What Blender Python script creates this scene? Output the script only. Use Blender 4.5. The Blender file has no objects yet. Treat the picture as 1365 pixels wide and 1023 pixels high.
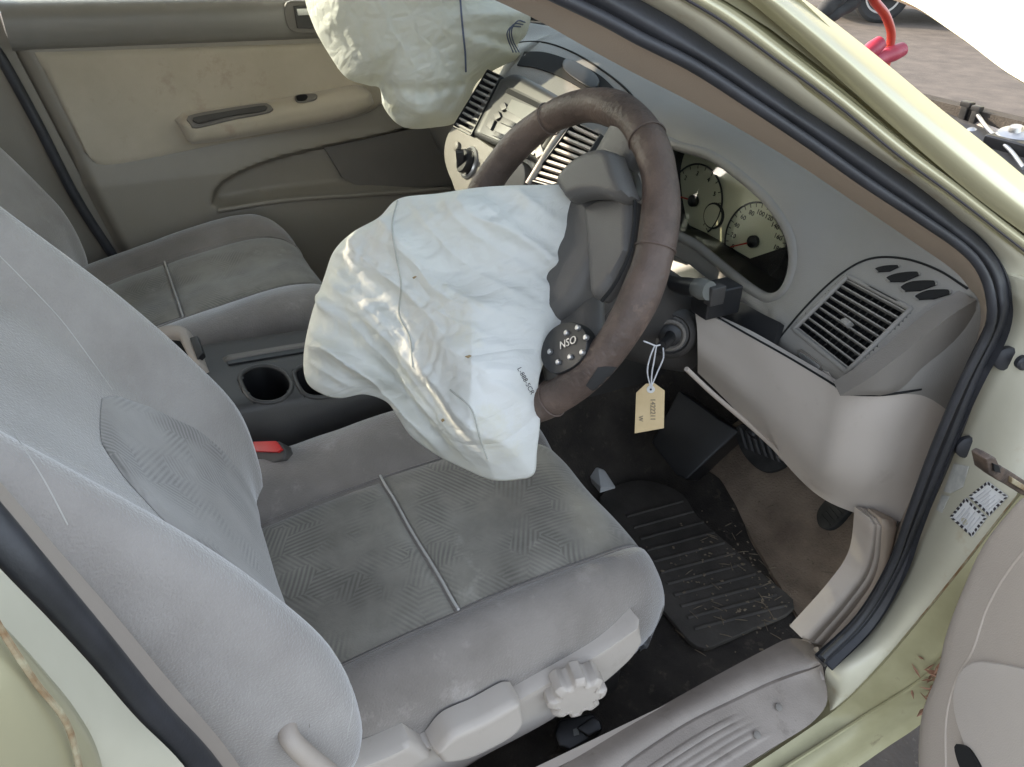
import bpy, bmesh, math, random
import numpy as np
from mathutils import Vector, Matrix, noise
from mathutils.bvhtree import BVHTree
random.seed(7)
sc = bpy.context.scene
col = sc.collection
rad = math.radians

# ------------------------------------------------------------------ camera
W, H, F = 1365.0, 1023.0, 1040.0
CAM = np.array([1.079, -0.408, 1.201])
YAW, PITCH, ROLL = rad(62), rad(32), rad(1.5)
def cam_axes():
    cy, sy, cp, sp = math.cos(YAW), math.sin(YAW), math.cos(PITCH), math.sin(PITCH)
    f = np.array([-sy*cp, cy*cp, -sp]); r = np.array([cy, sy, 0.0]); u = np.cross(r, f)
    c, s = math.cos(ROLL), math.sin(ROLL)
    return c*r+s*u, -s*r+c*u, f
RX, UX, FX = cam_axes()
cam = bpy.data.cameras.new('camera'); camo = bpy.data.objects.new('camera', cam); col.objects.link(camo)
m = Matrix(((RX[0], UX[0], -FX[0], CAM[0]), (RX[1], UX[1], -FX[1], CAM[1]), (RX[2], UX[2], -FX[2], CAM[2]), (0, 0, 0, 1)))
camo.matrix_world = m
cam.sensor_fit = 'HORIZONTAL'; cam.sensor_width = 36.0; cam.lens = 36.0*F/W
cam.clip_start = 0.02; cam.clip_end = 500
sc.camera = camo

# ------------------------------------------------------------------ light
SUN_EL, SUN_AZ = rad(23.5), rad(229)      # azimuth clockwise from +Y: the sun stands behind the car on its left
sdir = Vector((math.sin(SUN_AZ)*math.cos(SUN_EL), math.cos(SUN_AZ)*math.cos(SUN_EL), math.sin(SUN_EL)))
wd = bpy.data.worlds.new('World'); sc.world = wd; wd.use_nodes = True
nt = wd.node_tree; bg = nt.nodes['Background']
sky = nt.nodes.new('ShaderNodeTexSky'); sky.sky_type = 'NISHITA'; sky.sun_disc = False
sky.sun_elevation = SUN_EL; sky.sun_rotation = SUN_AZ; sky.air_density = 1.0; sky.dust_density = 2.0; sky.ozone_density = 1.0
hs = nt.nodes.new('ShaderNodeHueSaturation'); hs.inputs['Saturation'].default_value = .5; nt.links.new(sky.outputs[0], hs.inputs['Color']); nt.links.new(hs.outputs[0], bg.inputs[0]); bg.inputs[1].default_value = 0.15
sl = bpy.data.lights.new('sun', 'SUN'); sl.energy = 2.0; sl.angle = rad(0.5); sl.color = (1.0, 0.86, 0.66)
so = bpy.data.objects.new('sun', sl); col.objects.link(so)
so.rotation_euler = sdir.to_track_quat('Z', 'Y').to_euler(); so.location = (-6, -4, 6)
vs = sc.view_settings; vs.view_transform = 'Standard'; vs.look = 'None'; vs.gamma = 1.0; vs.use_curve_mapping = False
vs.exposure = 2.3

# ------------------------------------------------------------------ helpers
def ray(px, py): return RX*((px-W/2)/F) + UX*(-(py-H/2)/F) + FX
def at(px, py, ax, v):
    d = ray(px, py); i = 'xyz'.index(ax); return CAM + d*((v-CAM[i])/d[i])
def X(v): return lambda px, py: at(px, py, 'x', v)
def Y(v): return lambda px, py: at(px, py, 'y', v)
def Z(v): return lambda px, py: at(px, py, 'z', v)
def PL(P, N):
    P = np.array(P, float); N = np.array(N, float); N = N/np.linalg.norm(N)
    def h(px, py):
        d = ray(px, py); return CAM + d*(((P-CAM)@N)/(d@N))
    return h
def SF(f, lo=0.2, hi=4.0):          # implicit surface f(P) > 0 on the camera's side
    def h(px, py):
        d = ray(px, py); a, b = lo, hi
        for _ in range(40):
            c = (a+b)/2
            if f(CAM+d*c) > 0: a = c
            else: b = c
        return CAM + d*a
    return h
def BV(o, off=0.0):
    bm = bmesh.new(); bm.from_mesh(o.data); t = BVHTree.FromBMesh(bm); bm.free()
    def h(px, py):
        d = Vector(ray(px, py)).normalized(); r = t.ray_cast(Vector(CAM), d)
        if r[0] is None:
            n = t.find_nearest(Vector(CAM)+d*1.2); return np.array(n[0])
        return np.array(r[0]) - np.array(d)*off
    return h
def cr(P, n, closed=False):
    """Catmull-Rom through the points, n samples evenly spaced by length"""
    P = np.array(P, float)
    if len(P) == 2 and not closed: return P[0] + (P[1]-P[0])*np.linspace(0, 1, n)[:, None]
    if closed: Q = np.vstack([P[-1], P, P[0], P[1]])
    else: Q = np.vstack([2*P[0]-P[1], P, 2*P[-1]-P[-2]])
    out = []; k = 14
    for i in range(1, len(Q)-2):
        p0, p1, p2, p3 = Q[i-1], Q[i], Q[i+1], Q[i+2]
        for t in np.linspace(0, 1, k, endpoint=False):
            out.append(0.5*((2*p1)+(p2-p0)*t+(2*p0-5*p1+4*p2-p3)*t*t+(3*p1-p0-3*p2+p3)*t**3))
    out.append(P[0] if closed else P[-1]); out = np.array(out)
    L = np.r_[0, np.cumsum(np.linalg.norm(np.diff(out, axis=0), axis=1))]
    s = np.linspace(0, L[-1], n, endpoint=not closed)
    return np.stack([np.interp(s, L, out[:, j]) for j in range(P.shape[1])], 1)
def link(name, me, mat=None, parent=None):
    o = bpy.data.objects.new(name, me); col.objects.link(o)
    if mat is not None: me.materials.append(mat)
    if parent is not None: o.parent = parent
    return o
def mesh(name, V, Fc, mat=None, parent=None, smooth=40):
    me = bpy.data.meshes.new(name); me.from_pydata([tuple(v) for v in V], [], [tuple(f) for f in Fc]); me.validate(); me.update()
    if smooth is not None:
        me.shade_smooth(); me.set_sharp_from_angle(angle=rad(smooth))
    return link(name, me, mat, parent)
def normals(G):
    du = np.gradient(G, axis=0); dv = np.gradient(G, axis=1); n = np.cross(du, dv)
    return n/(np.linalg.norm(n, axis=2, keepdims=True)+1e-12)
def face_cam(G):
    n = normals(G); c = G.reshape(-1, 3).mean(0)
    if (n*(CAM-G)).sum(2).mean() < 0: n = -n
    return n
def slab(name, G, th, mat, parent, smooth=50, n=None):
    """closed slab: the grid G and its copy th behind it"""
    G = np.asarray(G); n = face_cam(G) if n is None else n; B = G - n*th; a, b = G.shape[:2]
    V = np.vstack([G.reshape(-1, 3), B.reshape(-1, 3)]); N = a*b; Fc = []
    for i in range(a-1):
        for j in range(b-1):
            q = [i*b+j, (i+1)*b+j, (i+1)*b+j+1, i*b+j+1]; Fc.append(q); Fc.append([N+k for k in reversed(q)])
    ring = [j for j in range(b)] + [i*b+b-1 for i in range(1, a)] + [(a-1)*b+j for j in range(b-2, -1, -1)] + [i*b for i in range(a-2, 0, -1)]
    for k in range(len(ring)):
        p, q = ring[k], ring[(k+1) % len(ring)]; Fc.append([p, q, N+q, N+p])
    o = mesh(name, V, Fc, mat, parent, smooth)
    bm = bmesh.new(); bm.from_mesh(o.data); bmesh.ops.recalc_face_normals(bm, faces=bm.faces); bm.to_mesh(o.data); bm.free()
    o.data.shade_smooth(); o.data.set_sharp_from_angle(angle=rad(smooth))
    return o
def sheet(name, A, B, hit, mat, parent, n=24, k=10, th=0.006, off=0.0, edge=0.0, pillow=0.0, fn=None, hitB=None, relax=0):
    """panel between two pixel curves laid on a surface; off lifts it, edge rolls its border off, pillow bulges it"""
    a = cr(A, n); b = cr(B, n); G = np.zeros((n, k, 3))
    for i in range(n):
        for j in range(k):
            t = j/(k-1); p = a[i]*(1-t)+b[i]*t
            if hitB is None: G[i, j] = hit(*p)
            else: G[i, j] = hit(*p)*(1-t) + hitB(*p)*t
    for _ in range(relax):
        Q = np.pad(G, ((1, 1), (1, 1), (0, 0)), mode='reflect', reflect_type='odd'); G[1:-1, 1:-1] = ((Q[:-2, 1:-1]+Q[2:, 1:-1]+Q[1:-1, :-2]+Q[1:-1, 2:])/4)[1:-1, 1:-1]
    nn = face_cam(G); u = np.linspace(0, 1, n)[:, None]; v = np.linspace(0, 1, k)[None]
    o = np.full((n, k), off)
    if edge:
        su = np.linalg.norm(np.diff(G[:, k//2], axis=0), axis=1).sum(); sv = np.linalg.norm(np.diff(G[n//2], axis=0), axis=1).sum()
        d = np.minimum(np.minimum(u, 1-u)*su + 0*v, np.minimum(v, 1-v)*sv + 0*u)
        t = np.clip(d/edge, 0, 1); o = off*np.sqrt(np.clip(1-(1-t)**2, 0, 1))
    if pillow: o = o + pillow*(np.sin(np.pi*u)**.6)*(np.sin(np.pi*v)**.6)
    G = G + nn*o[..., None]
    if fn is not None: G = fn(G, u, v)
    return slab(name, G, th, mat, parent, n=nn)
def poly(name, P, hit, mat, parent, th=0.006, off=0.0, bevel=0.0, sm=0, up=None):
    """flat-ish polygon given in pixels, extruded back from the camera"""
    if sm: P = cr(P, sm, True)
    V = np.array([hit(*p) for p in P]); c = V.mean(0)
    u, s, vt = np.linalg.svd(V-c); nrm = vt[2]
    if nrm@(CAM-c) < 0: nrm = -nrm
    return prism(name, V+nrm*off, nrm, th, mat, parent, bevel)
def prism(name, V, nrm, th, mat, parent, bevel=0.0):
    V = np.asarray(V); n = len(V); A = list(V); B = list(V-np.asarray(nrm)*th)
    Fc = [list(range(n)), [n+k for k in reversed(range(n))]] + [[i, n+i, n+(i+1) % n, (i+1) % n] for i in range(n)]
    o = mesh(name, A+B, Fc, mat, parent, None)
    bm = bmesh.new(); bm.from_mesh(o.data); bmesh.ops.recalc_face_normals(bm, faces=bm.faces)
    if bevel:
        es = [e for e in bm.edges if len(e.link_faces) == 2 and e.calc_face_angle() > rad(40)]
        bmesh.ops.bevel(bm, geom=es, offset=bevel, segments=3, profile=.6, affect='EDGES', clamp_overlap=True)
    bm.to_mesh(o.data); bm.free(); o.data.shade_smooth(); o.data.set_sharp_from_angle(angle=rad(35))
    return o
def tube(name, P, r, mat, parent, n=60, seg=12, closed=False, flat=1.0, samples=True):
    P = np.array(P, float); r = np.atleast_1d(np.array(r, float))
    C = cr(P, n, closed) if samples else P; n = len(C)
    R_ = np.interp(np.linspace(0, 1, n), np.linspace(0, 1, len(r)), r)
    T = np.gradient(C, axis=0)
    if closed: T = np.roll(C, -1, 0)-np.roll(C, 1, 0)
    T /= np.linalg.norm(T, axis=1)[:, None]
    ref = np.array([0, 0, 1.0]) if abs(T[0][2]) < .9 else np.array([1.0, 0, 0])
    a = np.cross(T[0], ref); a /= np.linalg.norm(a); V = []
    for i in range(n):
        a = a - T[i]*(a@T[i]); a /= np.linalg.norm(a); b = np.cross(T[i], a)
        for k in range(seg):
            th = 2*math.pi*k/seg; V.append(C[i]+R_[i]*(math.cos(th)*a+flat*math.sin(th)*b))
    Fc = []
    for i in range(n if closed else n-1):
        for k in range(seg):
            i2 = (i+1) % n; Fc.append([i*seg+k, i*seg+(k+1) % seg, i2*seg+(k+1) % seg, i2*seg+k])
    if not closed: Fc += [list(reversed(range(seg))), [(n-1)*seg+k for k in range(seg)]]
    return mesh(name, V, Fc, mat, parent, 50)
def pxtube(name, P, hit, r, mat, parent, n=60, off=0.0, **kw):
    c = cr(P, n); return tube(name, [hit(*p)+(CAM-hit(*p))*off for p in c], r, mat, parent, samples=False, **kw)
def loft(name, S, mat, parent, nu=60, nv=60, closed=False, caps=False, disp=None, smooth=60):
    """smooth skin through sections S[i][j]"""
    S = np.array(S, float); A = np.array([cr(s, nv, closed) for s in S])
    G = np.stack([cr(A[:, j], nu) for j in range(nv)], 1)
    if disp is not None: G = disp(G)
    V = G.reshape(-1, 3); Fc = []
    for i in range(nu-1):
        for j in range(nv if closed else nv-1):
            j2 = (j+1) % nv; Fc.append([i*nv+j, i*nv+j2, (i+1)*nv+j2, (i+1)*nv+j])
    if caps and closed: Fc += [list(range(nv)), [(nu-1)*nv+j for j in reversed(range(nv))]]
    o = mesh(name, V, Fc, mat, parent, smooth)
    bm = bmesh.new(); bm.from_mesh(o.data); bmesh.ops.recalc_face_normals(bm, faces=bm.faces); bm.to_mesh(o.data); bm.free()
    return o
def box(name, c, s, mat, parent, bevel=0.0, M=None):
    c = np.array(c, float); M = np.eye(3) if M is None else np.array(M)
    bm = bmesh.new(); bmesh.ops.create_cube(bm, size=1)
    for v in bm.verts: v.co = Vector(c + M@(np.array(v.co)*np.array(s)))
    if bevel: bmesh.ops.bevel(bm, geom=list(bm.edges), offset=bevel, segments=3, profile=.6, affect='EDGES', clamp_overlap=True)
    bmesh.ops.recalc_face_normals(bm, faces=bm.faces)
    me = bpy.data.meshes.new(name); bm.to_mesh(me); bm.free(); me.shade_smooth(); me.set_sharp_from_angle(angle=rad(35))
    return link(name, me, mat, parent)
def lathe(name, prof, o, ax, mat, parent, seg=40, smooth=35, mod=None):
    """profile [(radius, height)] turned about the axis ax at o"""
    ax = np.array(ax, float); ax /= np.linalg.norm(ax); o = np.array(o, float)
    ref = np.array([0, 0, 1.0]) if abs(ax[2]) < .9 else np.array([1.0, 0, 0])
    a = np.cross(ax, ref); a /= np.linalg.norm(a); b = np.cross(ax, a); V = []
    for r, h in prof:
        for k in range(seg):
            t = 2*math.pi*k/seg; rr = r*(mod(t, h) if mod else 1); V.append(o+ax*h+rr*(math.cos(t)*a+math.sin(t)*b))
    Fc = [[i*seg+k, i*seg+(k+1) % seg, (i+1)*seg+(k+1) % seg, (i+1)*seg+k] for i in range(len(prof)-1) for k in range(seg)]
    Fc += [list(reversed(range(seg))), [(len(prof)-1)*seg+k for k in range(seg)]]
    o_ = mesh(name, V, Fc, mat, parent, smooth)
    bm = bmesh.new(); bm.from_mesh(o_.data); bmesh.ops.recalc_face_normals(bm, faces=bm.faces); bm.to_mesh(o_.data); bm.free()
    return o_
def text(name, s, P, U, N, size, mat, parent, th=0.0003, align='CENTER'):
    """flat lettering: U reads along, N faces out"""
    cu = bpy.data.curves.new(name, 'FONT'); cu.body = s; cu.size = size; cu.align_x = align; cu.align_y = 'CENTER'; cu.extrude = th; cu.resolution_u = 3
    o = bpy.data.objects.new(name, cu); col.objects.link(o); o.parent = parent
    U = Vector(U).normalized(); N = Vector(N).normalized(); U = (U-N*U.dot(N)).normalized(); V = N.cross(U)
    o.matrix_world = Matrix(((U[0], V[0], N[0], P[0]), (U[1], V[1], N[1], P[1]), (U[2], V[2], N[2], P[2]), (0, 0, 0, 1)))
    me = bpy.data.meshes.new_from_object(o); mw = o.matrix_world.copy(); bpy.data.objects.remove(o); bpy.data.curves.remove(cu)
    me.transform(mw); me.materials.clear(); return link(name, me, mat, parent)
def thing(name, label, cat, loc=(0, 0, 0), group=None):
    o = bpy.data.objects.new(name, None); col.objects.link(o); o.location = loc; o['label'] = label; o['category'] = cat
    o.empty_display_size = .1
    if group: o['group'] = group
    return o
def tag(o, label, cat, group=None):
    o['label'] = label; o['category'] = cat
    if group: o['group'] = group
    return o
def cut(o, P, keep_out=True):
    """remove the faces of a mesh seen inside a pixel polygon"""
    P = np.array(P, float); bm = bmesh.new(); bm.from_mesh(o.data); kill = []
    for f in bm.faces:
        c = np.array(f.calc_center_median()); q = c-CAM; z = q@FX
        x, y = W/2+F*(q@RX)/z, H/2-F*(q@UX)/z; ins = False; j = len(P)-1
        for i in range(len(P)):
            if (P[i][1] > y) != (P[j][1] > y) and x < (P[j][0]-P[i][0])*(y-P[i][1])/(P[j][1]-P[i][1])+P[i][0]: ins = not ins
            j = i
        if ins: kill.append(f)
    bmesh.ops.delete(bm, geom=kill, context='FACES'); bm.to_mesh(o.data); bm.free()
def nz(p, s, sd=0.0): return noise.noise(Vector((p[0]*s+sd, p[1]*s+sd*1.7, p[2]*s-sd)))

# ------------------------------------------------------------------ materials
def mat(name, c1, c2=None, rough=.6, scale=6.0, metal=0.0, bump=0.0, bscale=300.0, sheen=0.0, spec=.5, coat=0.0, mixlo=.35, mixhi=.65, detail=6, trans=0.0, c3=None, s3=40.0):
    m = bpy.data.materials.new(name); m.use_nodes = True; nt = m.node_tree; b = nt.nodes['Principled BSDF']; L = nt.links.new
    tc = nt.nodes.new('ShaderNodeTexCoord')
    b.inputs['Roughness'].default_value = rough; b.inputs['Metallic'].default_value = metal
    b.inputs['Specular IOR Level'].default_value = spec; b.inputs['Sheen Weight'].default_value = sheen; b.inputs['Sheen Roughness'].default_value = .45
    b.inputs['Coat Weight'].default_value = coat; b.inputs['Coat Roughness'].default_value = .08
    if c2 is None: b.inputs['Base Color'].default_value = (*c1, 1)
    else:
        n = nt.nodes.new('ShaderNodeTexNoise'); n.inputs['Scale'].default_value = scale; n.inputs['Detail'].default_value = detail; n.inputs['Roughness'].default_value = .62
        L(tc.outputs['Object'], n.inputs['Vector'])
        r = nt.nodes.new('ShaderNodeValToRGB'); r.color_ramp.elements[0].position = mixlo; r.color_ramp.elements[1].position = mixhi
        r.color_ramp.elements[0].color = (*c1, 1); r.color_ramp.elements[1].color = (*c2, 1); L(n.outputs['Fac'], r.inputs['Fac']); out = r.outputs['Color']
        if c3 is not None:
            n3 = nt.nodes.new('ShaderNodeTexNoise'); n3.inputs['Scale'].default_value = s3; n3.inputs['Detail'].default_value = 8; n3.inputs['Roughness'].default_value = .7
            L(tc.outputs['Object'], n3.inputs['Vector'])
            r3 = nt.nodes.new('ShaderNodeValToRGB'); r3.color_ramp.elements[0].position = .58; r3.color_ramp.elements[1].position = .72; L(n3.outputs['Fac'], r3.inputs['Fac'])
            mx = nt.nodes.new('ShaderNodeMixRGB'); L(r3.outputs['Color'], mx.inputs[0]); L(out, mx.inputs[1]); mx.inputs[2].default_value = (*c3, 1); out = mx.outputs[0]
        L(out, b.inputs['Base Color'])
        rr = nt.nodes.new('ShaderNodeMapRange'); rr.inputs[3].default_value = rough-.08; rr.inputs[4].default_value = min(1, rough+.08); L(n.outputs['Fac'], rr.inputs[0]); L(rr.outputs[0], b.inputs['Roughness'])
    if bump:
        n2 = nt.nodes.new('ShaderNodeTexNoise'); n2.inputs['Scale'].default_value = bscale; n2.inputs['Detail'].default_value = 3; L(tc.outputs['Object'], n2.inputs['Vector'])
        bp = nt.nodes.new('ShaderNodeBump'); bp.inputs['Strength'].default_value = bump; bp.inputs['Distance'].default_value = .002; L(n2.outputs['Fac'], bp.inputs['Height']); L(bp.outputs['Normal'], b.inputs['Normal'])
    if trans:
        b.inputs['Subsurface Weight'].default_value = 0
        t = nt.nodes.new('ShaderNodeBsdfTranslucent'); t.inputs[0].default_value = (.9, .86, .68, 1); mx = nt.nodes.new('ShaderNodeMixShader'); mx.inputs[0].default_value = trans
        L(b.outputs[0], mx.inputs[1]); L(t.outputs[0], mx.inputs[2]); L(mx.outputs[0], nt.nodes['Material Output'].inputs[0])
    return m
M = {}
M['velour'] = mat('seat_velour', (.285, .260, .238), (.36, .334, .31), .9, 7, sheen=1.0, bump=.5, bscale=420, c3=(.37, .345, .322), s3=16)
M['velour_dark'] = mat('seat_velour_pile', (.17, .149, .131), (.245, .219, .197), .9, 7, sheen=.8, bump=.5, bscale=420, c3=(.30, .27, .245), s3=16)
M['piping'] = mat('seat_piping', (.42, .40, .37), (.5, .48, .45), .8, 30, sheen=.3)
M['beige'] = mat('beige_plastic', (.36, .31, .265), (.40, .35, .30), .55, 4, bump=.15, bscale=900, c3=(.33, .28, .235), s3=9)
M['sill'] = mat('scuffed_sill', (.20, .170, .146), (.275, .237, .205), .5, 11, bump=.2, bscale=500, c3=(.16, .132, .108), s3=24)
M['beige_lt'] = mat('pale_plastic', (.42, .375, .33), (.46, .415, .37), .5, 4, bump=.12, bscale=900, c3=(.36, .31, .27), s3=12)
M['taupe'] = mat('taupe_plastic', (.155, .14, .122), (.185, .168, .148), .55, 5, bump=.2, bscale=900)
M['dash'] = mat('dash_vinyl', (.215, .204, .187), (.25, .238, .218), .5, 4, bump=.3, bscale=1100, c3=(.24, .22, .19), s3=7)
M['dark'] = mat('dark_plastic', (.045, .042, .040), (.06, .056, .052), .5, 8, bump=.2, bscale=700)
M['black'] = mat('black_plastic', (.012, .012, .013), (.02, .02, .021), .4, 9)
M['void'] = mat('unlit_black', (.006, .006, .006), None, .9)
M['rubber'] = mat('seal_rubber', (.022, .023, .026), (.035, .036, .042), .5, 20, bump=.1, bscale=400)
M['gold'] = mat('champagne_paint', (.45, .42, .27), (.48, .45, .30), .36, 3, metal=.3, coat=.45, bump=.03, bscale=1500)
M['goldjamb'] = mat('jamb_paint', (.52, .495, .385), (.59, .565, .45), .42, 6, metal=.0, coat=.08, c3=(.45, .37, .24), s3=14)
M['golddirty'] = mat('dirty_rocker_paint', (.26, .24, .135), (.34, .315, .19), .55, 9, metal=.05, coat=.05, c3=(.12, .09, .05), s3=18)
M['rust'] = mat('rusty_sealant', (.22, .13, .06), (.40, .36, .24), .8, 60, bump=.5, bscale=120)
M['hinge'] = mat('rusty_hinge', (.045, .032, .026), (.13, .09, .065), .7, 60, bump=.5, bscale=150)
M['faint'] = mat('faint_print', (.55, .55, .56), None, .8)
M['residue'] = mat('paper_residue', (.42, .42, .38), (.56, .55, .5), .9, 90)
M['pedal'] = mat('pedal_rubber', (.015, .015, .015), (.03, .029, .028), .9, 40, spec=.15)
M['trim'] = mat('pillar_trim', (.34, .275, .215), (.38, .31, .245), .6, 4, bump=.2, bscale=900)
M['doorcloth'] = mat('door_cloth', (.43, .37, .28), (.49, .425, .33), .8, 7, sheen=.3, bump=.2, bscale=700, c3=(.36, .27, .20), s3=8)
M['doorplastic'] = mat('door_plastic', (.26, .232, .188), (.295, .263, .217), .5, 4, bump=.2, bscale=900)
M['doortop'] = mat('door_top_vinyl', (.20, .188, .168), (.235, .22, .198), .36, 5, bump=.2, bscale=900)
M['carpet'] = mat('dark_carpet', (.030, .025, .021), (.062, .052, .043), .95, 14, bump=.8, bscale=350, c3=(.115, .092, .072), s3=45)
M['carpetbrown'] = mat('dusty_brown_carpet', (.16, .116, .082), (.31, .235, .168), .95, 10, bump=.9, bscale=300, c3=(.27, .2, .14), s3=60)
M['mat'] = mat('rubber_mat', (.055, .049, .042), (.10, .088, .076), .7, 12, bump=.3, bscale=250, c3=(.11, .095, .08), s3=30)
M['leather'] = mat('worn_leather', (.060, .042, .034), (.125, .088, .070), .55, 18, bump=.6, bscale=220, c3=(.22, .15, .11), s3=22)
M['hub'] = mat('hub_vinyl', (.085, .08, .074), (.11, .103, .096), .5, 8, bump=.2, bscale=900)
M['silver'] = mat('silver_plastic', (.5, .5, .5), None, .3, metal=.8)
M['chrome'] = mat('steel', (.6, .6, .6), (.5, .5, .5), .25, 20, metal=1)
M['paper'] = mat('manila_card', (.62, .47, .26), (.68, .53, .31), .8, 30)
M['white'] = mat('white_paper', (.75, .75, .74), (.68, .68, .66), .7, 30)
M['string'] = mat('white_string', (.75, .75, .76), (.6, .6, .62), .9, 200)
M['ink'] = mat('ink', (.04, .035, .04), None, .7)
M['inkfaint'] = mat('faint_ink', (.24, .2, .15), None, .8)
M['red'] = mat('red_plastic', (.55, .02, .02), (.6, .03, .03), .4, 30)
M['redclamp'] = mat('red_vinyl', (.34, .025, .06), (.42, .04, .075), .45, 30, bump=.3, bscale=200)
M['redcable'] = mat('red_cable', (.50, .06, .03), (.42, .04, .03), .35, 30)
M['asphalt'] = mat('asphalt', (.062, .050, .040), (.105, .086, .070), .9, 5, bump=1.0, bscale=90, detail=12, c3=(.19, .16, .13), s3=70)
M['tyre'] = mat('tyre', (.018, .018, .018), (.03, .03, .03), .8, 10)
M['rim'] = mat('wheel_rim', (.65, .64, .62), None, .35, metal=.4)
M['leaf'] = mat('dry_leaf', (.16, .075, .04), (.30, .17, .11), .8, 40)
M['debris'] = mat('dry_grass_bits', (.16, .125, .085), (.25, .2, .14), .9, 40)
M['dial'] = mat('sunlit_dial_face', (.66, .66, .46), (.72, .71, .52), .5, 8)  # bright cream paints in the glow of sun and sky
M['dialdark'] = mat('dial_ring', (.03, .03, .03), None, .5)
M['needle'] = mat('needle_red', (.6, .05, .03), None, .5)
M['seam'] = mat('airbag_thread', (.40, .40, .36), (.5, .5, .45), .9, 60)
M['threadblue'] = mat('blue_thread', (.15, .17, .26), None, .9)
M['threadgreen'] = mat('green_thread', (.25, .33, .24), None, .9)
M['stain'] = mat('brown_stain', (.25, .17, .07), (.4, .3, .16), .9, 60)
M['lcd'] = mat('grey_display', (.16, .165, .15), (.2, .2, .185), .25, 8)
M['airbag'] = mat('airbag_nylon', (.72, .735, .70), (.80, .81, .79), .75, 7, trans=.22, bump=.15, bscale=900, c3=(.74, .72, .58), s3=5)
def wrinkle(m):
    nt = m.node_tree; L = nt.links.new; b = nt.nodes['Principled BSDF']; N = lambda t: nt.nodes.new(t); tc = N('ShaderNodeTexCoord'); prev = b.inputs['Normal'].links[0].from_socket; nrm = prev
    f_ = Vector((-.17, -.27, -.16)).normalized(); n_ = Vector((.68, -.64, .354)).normalized(); n_ = (n_-f_*n_.dot(f_)).normalized(); p_ = n_.cross(f_); cmb = N('ShaderNodeCombineXYZ')
    for k, (d_, sc_) in enumerate(((f_, .28), (p_, 1.0), (n_, .6))):
        v = N('ShaderNodeVectorMath'); v.operation = 'DOT_PRODUCT'; L(tc.outputs['Object'], v.inputs[0]); v.inputs[1].default_value = tuple(d_*sc_); L(v.outputs['Value'], cmb.inputs[k])
    for sc_, st, ds, di in ((15, .30, .006, .7), (40, .16, .003, .5)):
        n = N('ShaderNodeTexNoise'); n.inputs['Scale'].default_value = sc_; n.inputs['Detail'].default_value = 4; n.inputs['Distortion'].default_value = di; L(cmb.outputs[0], n.inputs['Vector'])
        a = N('ShaderNodeMath'); a.operation = 'SUBTRACT'; a.inputs[1].default_value = .5; L(n.outputs['Fac'], a.inputs[0]); c = N('ShaderNodeMath'); c.operation = 'ABSOLUTE'; L(a.outputs[0], c.inputs[0])
        d = N('ShaderNodeMath'); d.operation = 'POWER'; d.inputs[1].default_value = .75; L(c.outputs[0], d.inputs[0])
        bp = N('ShaderNodeBump'); bp.inputs['Strength'].default_value = st; bp.inputs['Distance'].default_value = ds*4; L(d.outputs[0], bp.inputs['Height']); L(nrm, bp.inputs['Normal']); nrm = bp.outputs['Normal']
    L(nrm, b.inputs['Normal'])
wrinkle(M['airbag'])
def hatch(name, c1, c2, c3, back=False):
    m = mat(name, c1, c2, .92, 9, sheen=.5, bump=.25, bscale=600, c3=c3, s3=12); nt = m.node_tree; L = nt.links.new; b = nt.nodes['Principled BSDF']
    N = lambda t: nt.nodes.new(t)
    tc = N('ShaderNodeTexCoord'); vo = N('ShaderNodeTexVoronoi'); vo.inputs['Scale'].default_value = 26; L(tc.outputs['Object'], vo.inputs['Vector'])
    sp = N('ShaderNodeSeparateColor'); L(vo.outputs['Color'], sp.inputs[0])
    def mth(op, a, bb=None):
        n = N('ShaderNodeMath'); n.operation = op
        for i, q in enumerate((a, bb)):
            if q is None: continue
            if isinstance(q, (int, float)): n.inputs[i].default_value = q
            else: L(q, n.inputs[i])
        return n.outputs[0]
    ang = mth('MULTIPLY', mth('ROUND', mth('MULTIPLY', sp.outputs[0], 3.0)), 1.05)
    xyz = N('ShaderNodeSeparateXYZ'); L(tc.outputs['Object'], xyz.inputs[0])
    yz = mth('ADD', mth('MULTIPLY', xyz.outputs[1], -.5 if back else 1.0), mth('MULTIPLY', xyz.outputs[2], 1.0 if back else .6))
    pr = mth('ADD', mth('MULTIPLY', xyz.outputs[0], mth('COSINE', ang)), mth('MULTIPLY', yz, mth('SINE', ang)))
    w = mth('SINE', mth('MULTIPLY', pr, 1050.0)); w = mth('MULTIPLY', mth('ADD', w, 1.0), .5)
    old = b.inputs['Base Color'].links[0].from_socket
    mx = N('ShaderNodeMixRGB'); mx.blend_type = 'MULTIPLY'; nm = N('ShaderNodeTexNoise'); nm.inputs['Scale'].default_value = 16; L(tc.outputs['Object'], nm.inputs['Vector']); mr = N('ShaderNodeMapRange'); mr.inputs[1].default_value = .42; mr.inputs[2].default_value = .62; L(nm.outputs['Fac'], mr.inputs[0]); L(mth('MULTIPLY', mth('MULTIPLY', w, mr.outputs[0]), .55), mx.inputs[0]); L(old, mx.inputs[1]); mx.inputs[2].default_value = (.3, .3, .3, 1); L(mx.outputs[0], b.inputs['Base Color'])
    return m
M['hatch'] = hatch('seat_insert_cloth', (.175, .160, .134), (.285, .266, .226), (.36, .34, .29))
M['hatch_back'] = hatch('backrest_insert_cloth', (.31, .29, .27), (.37, .35, .33), (.42, .40, .38), True)
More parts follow.
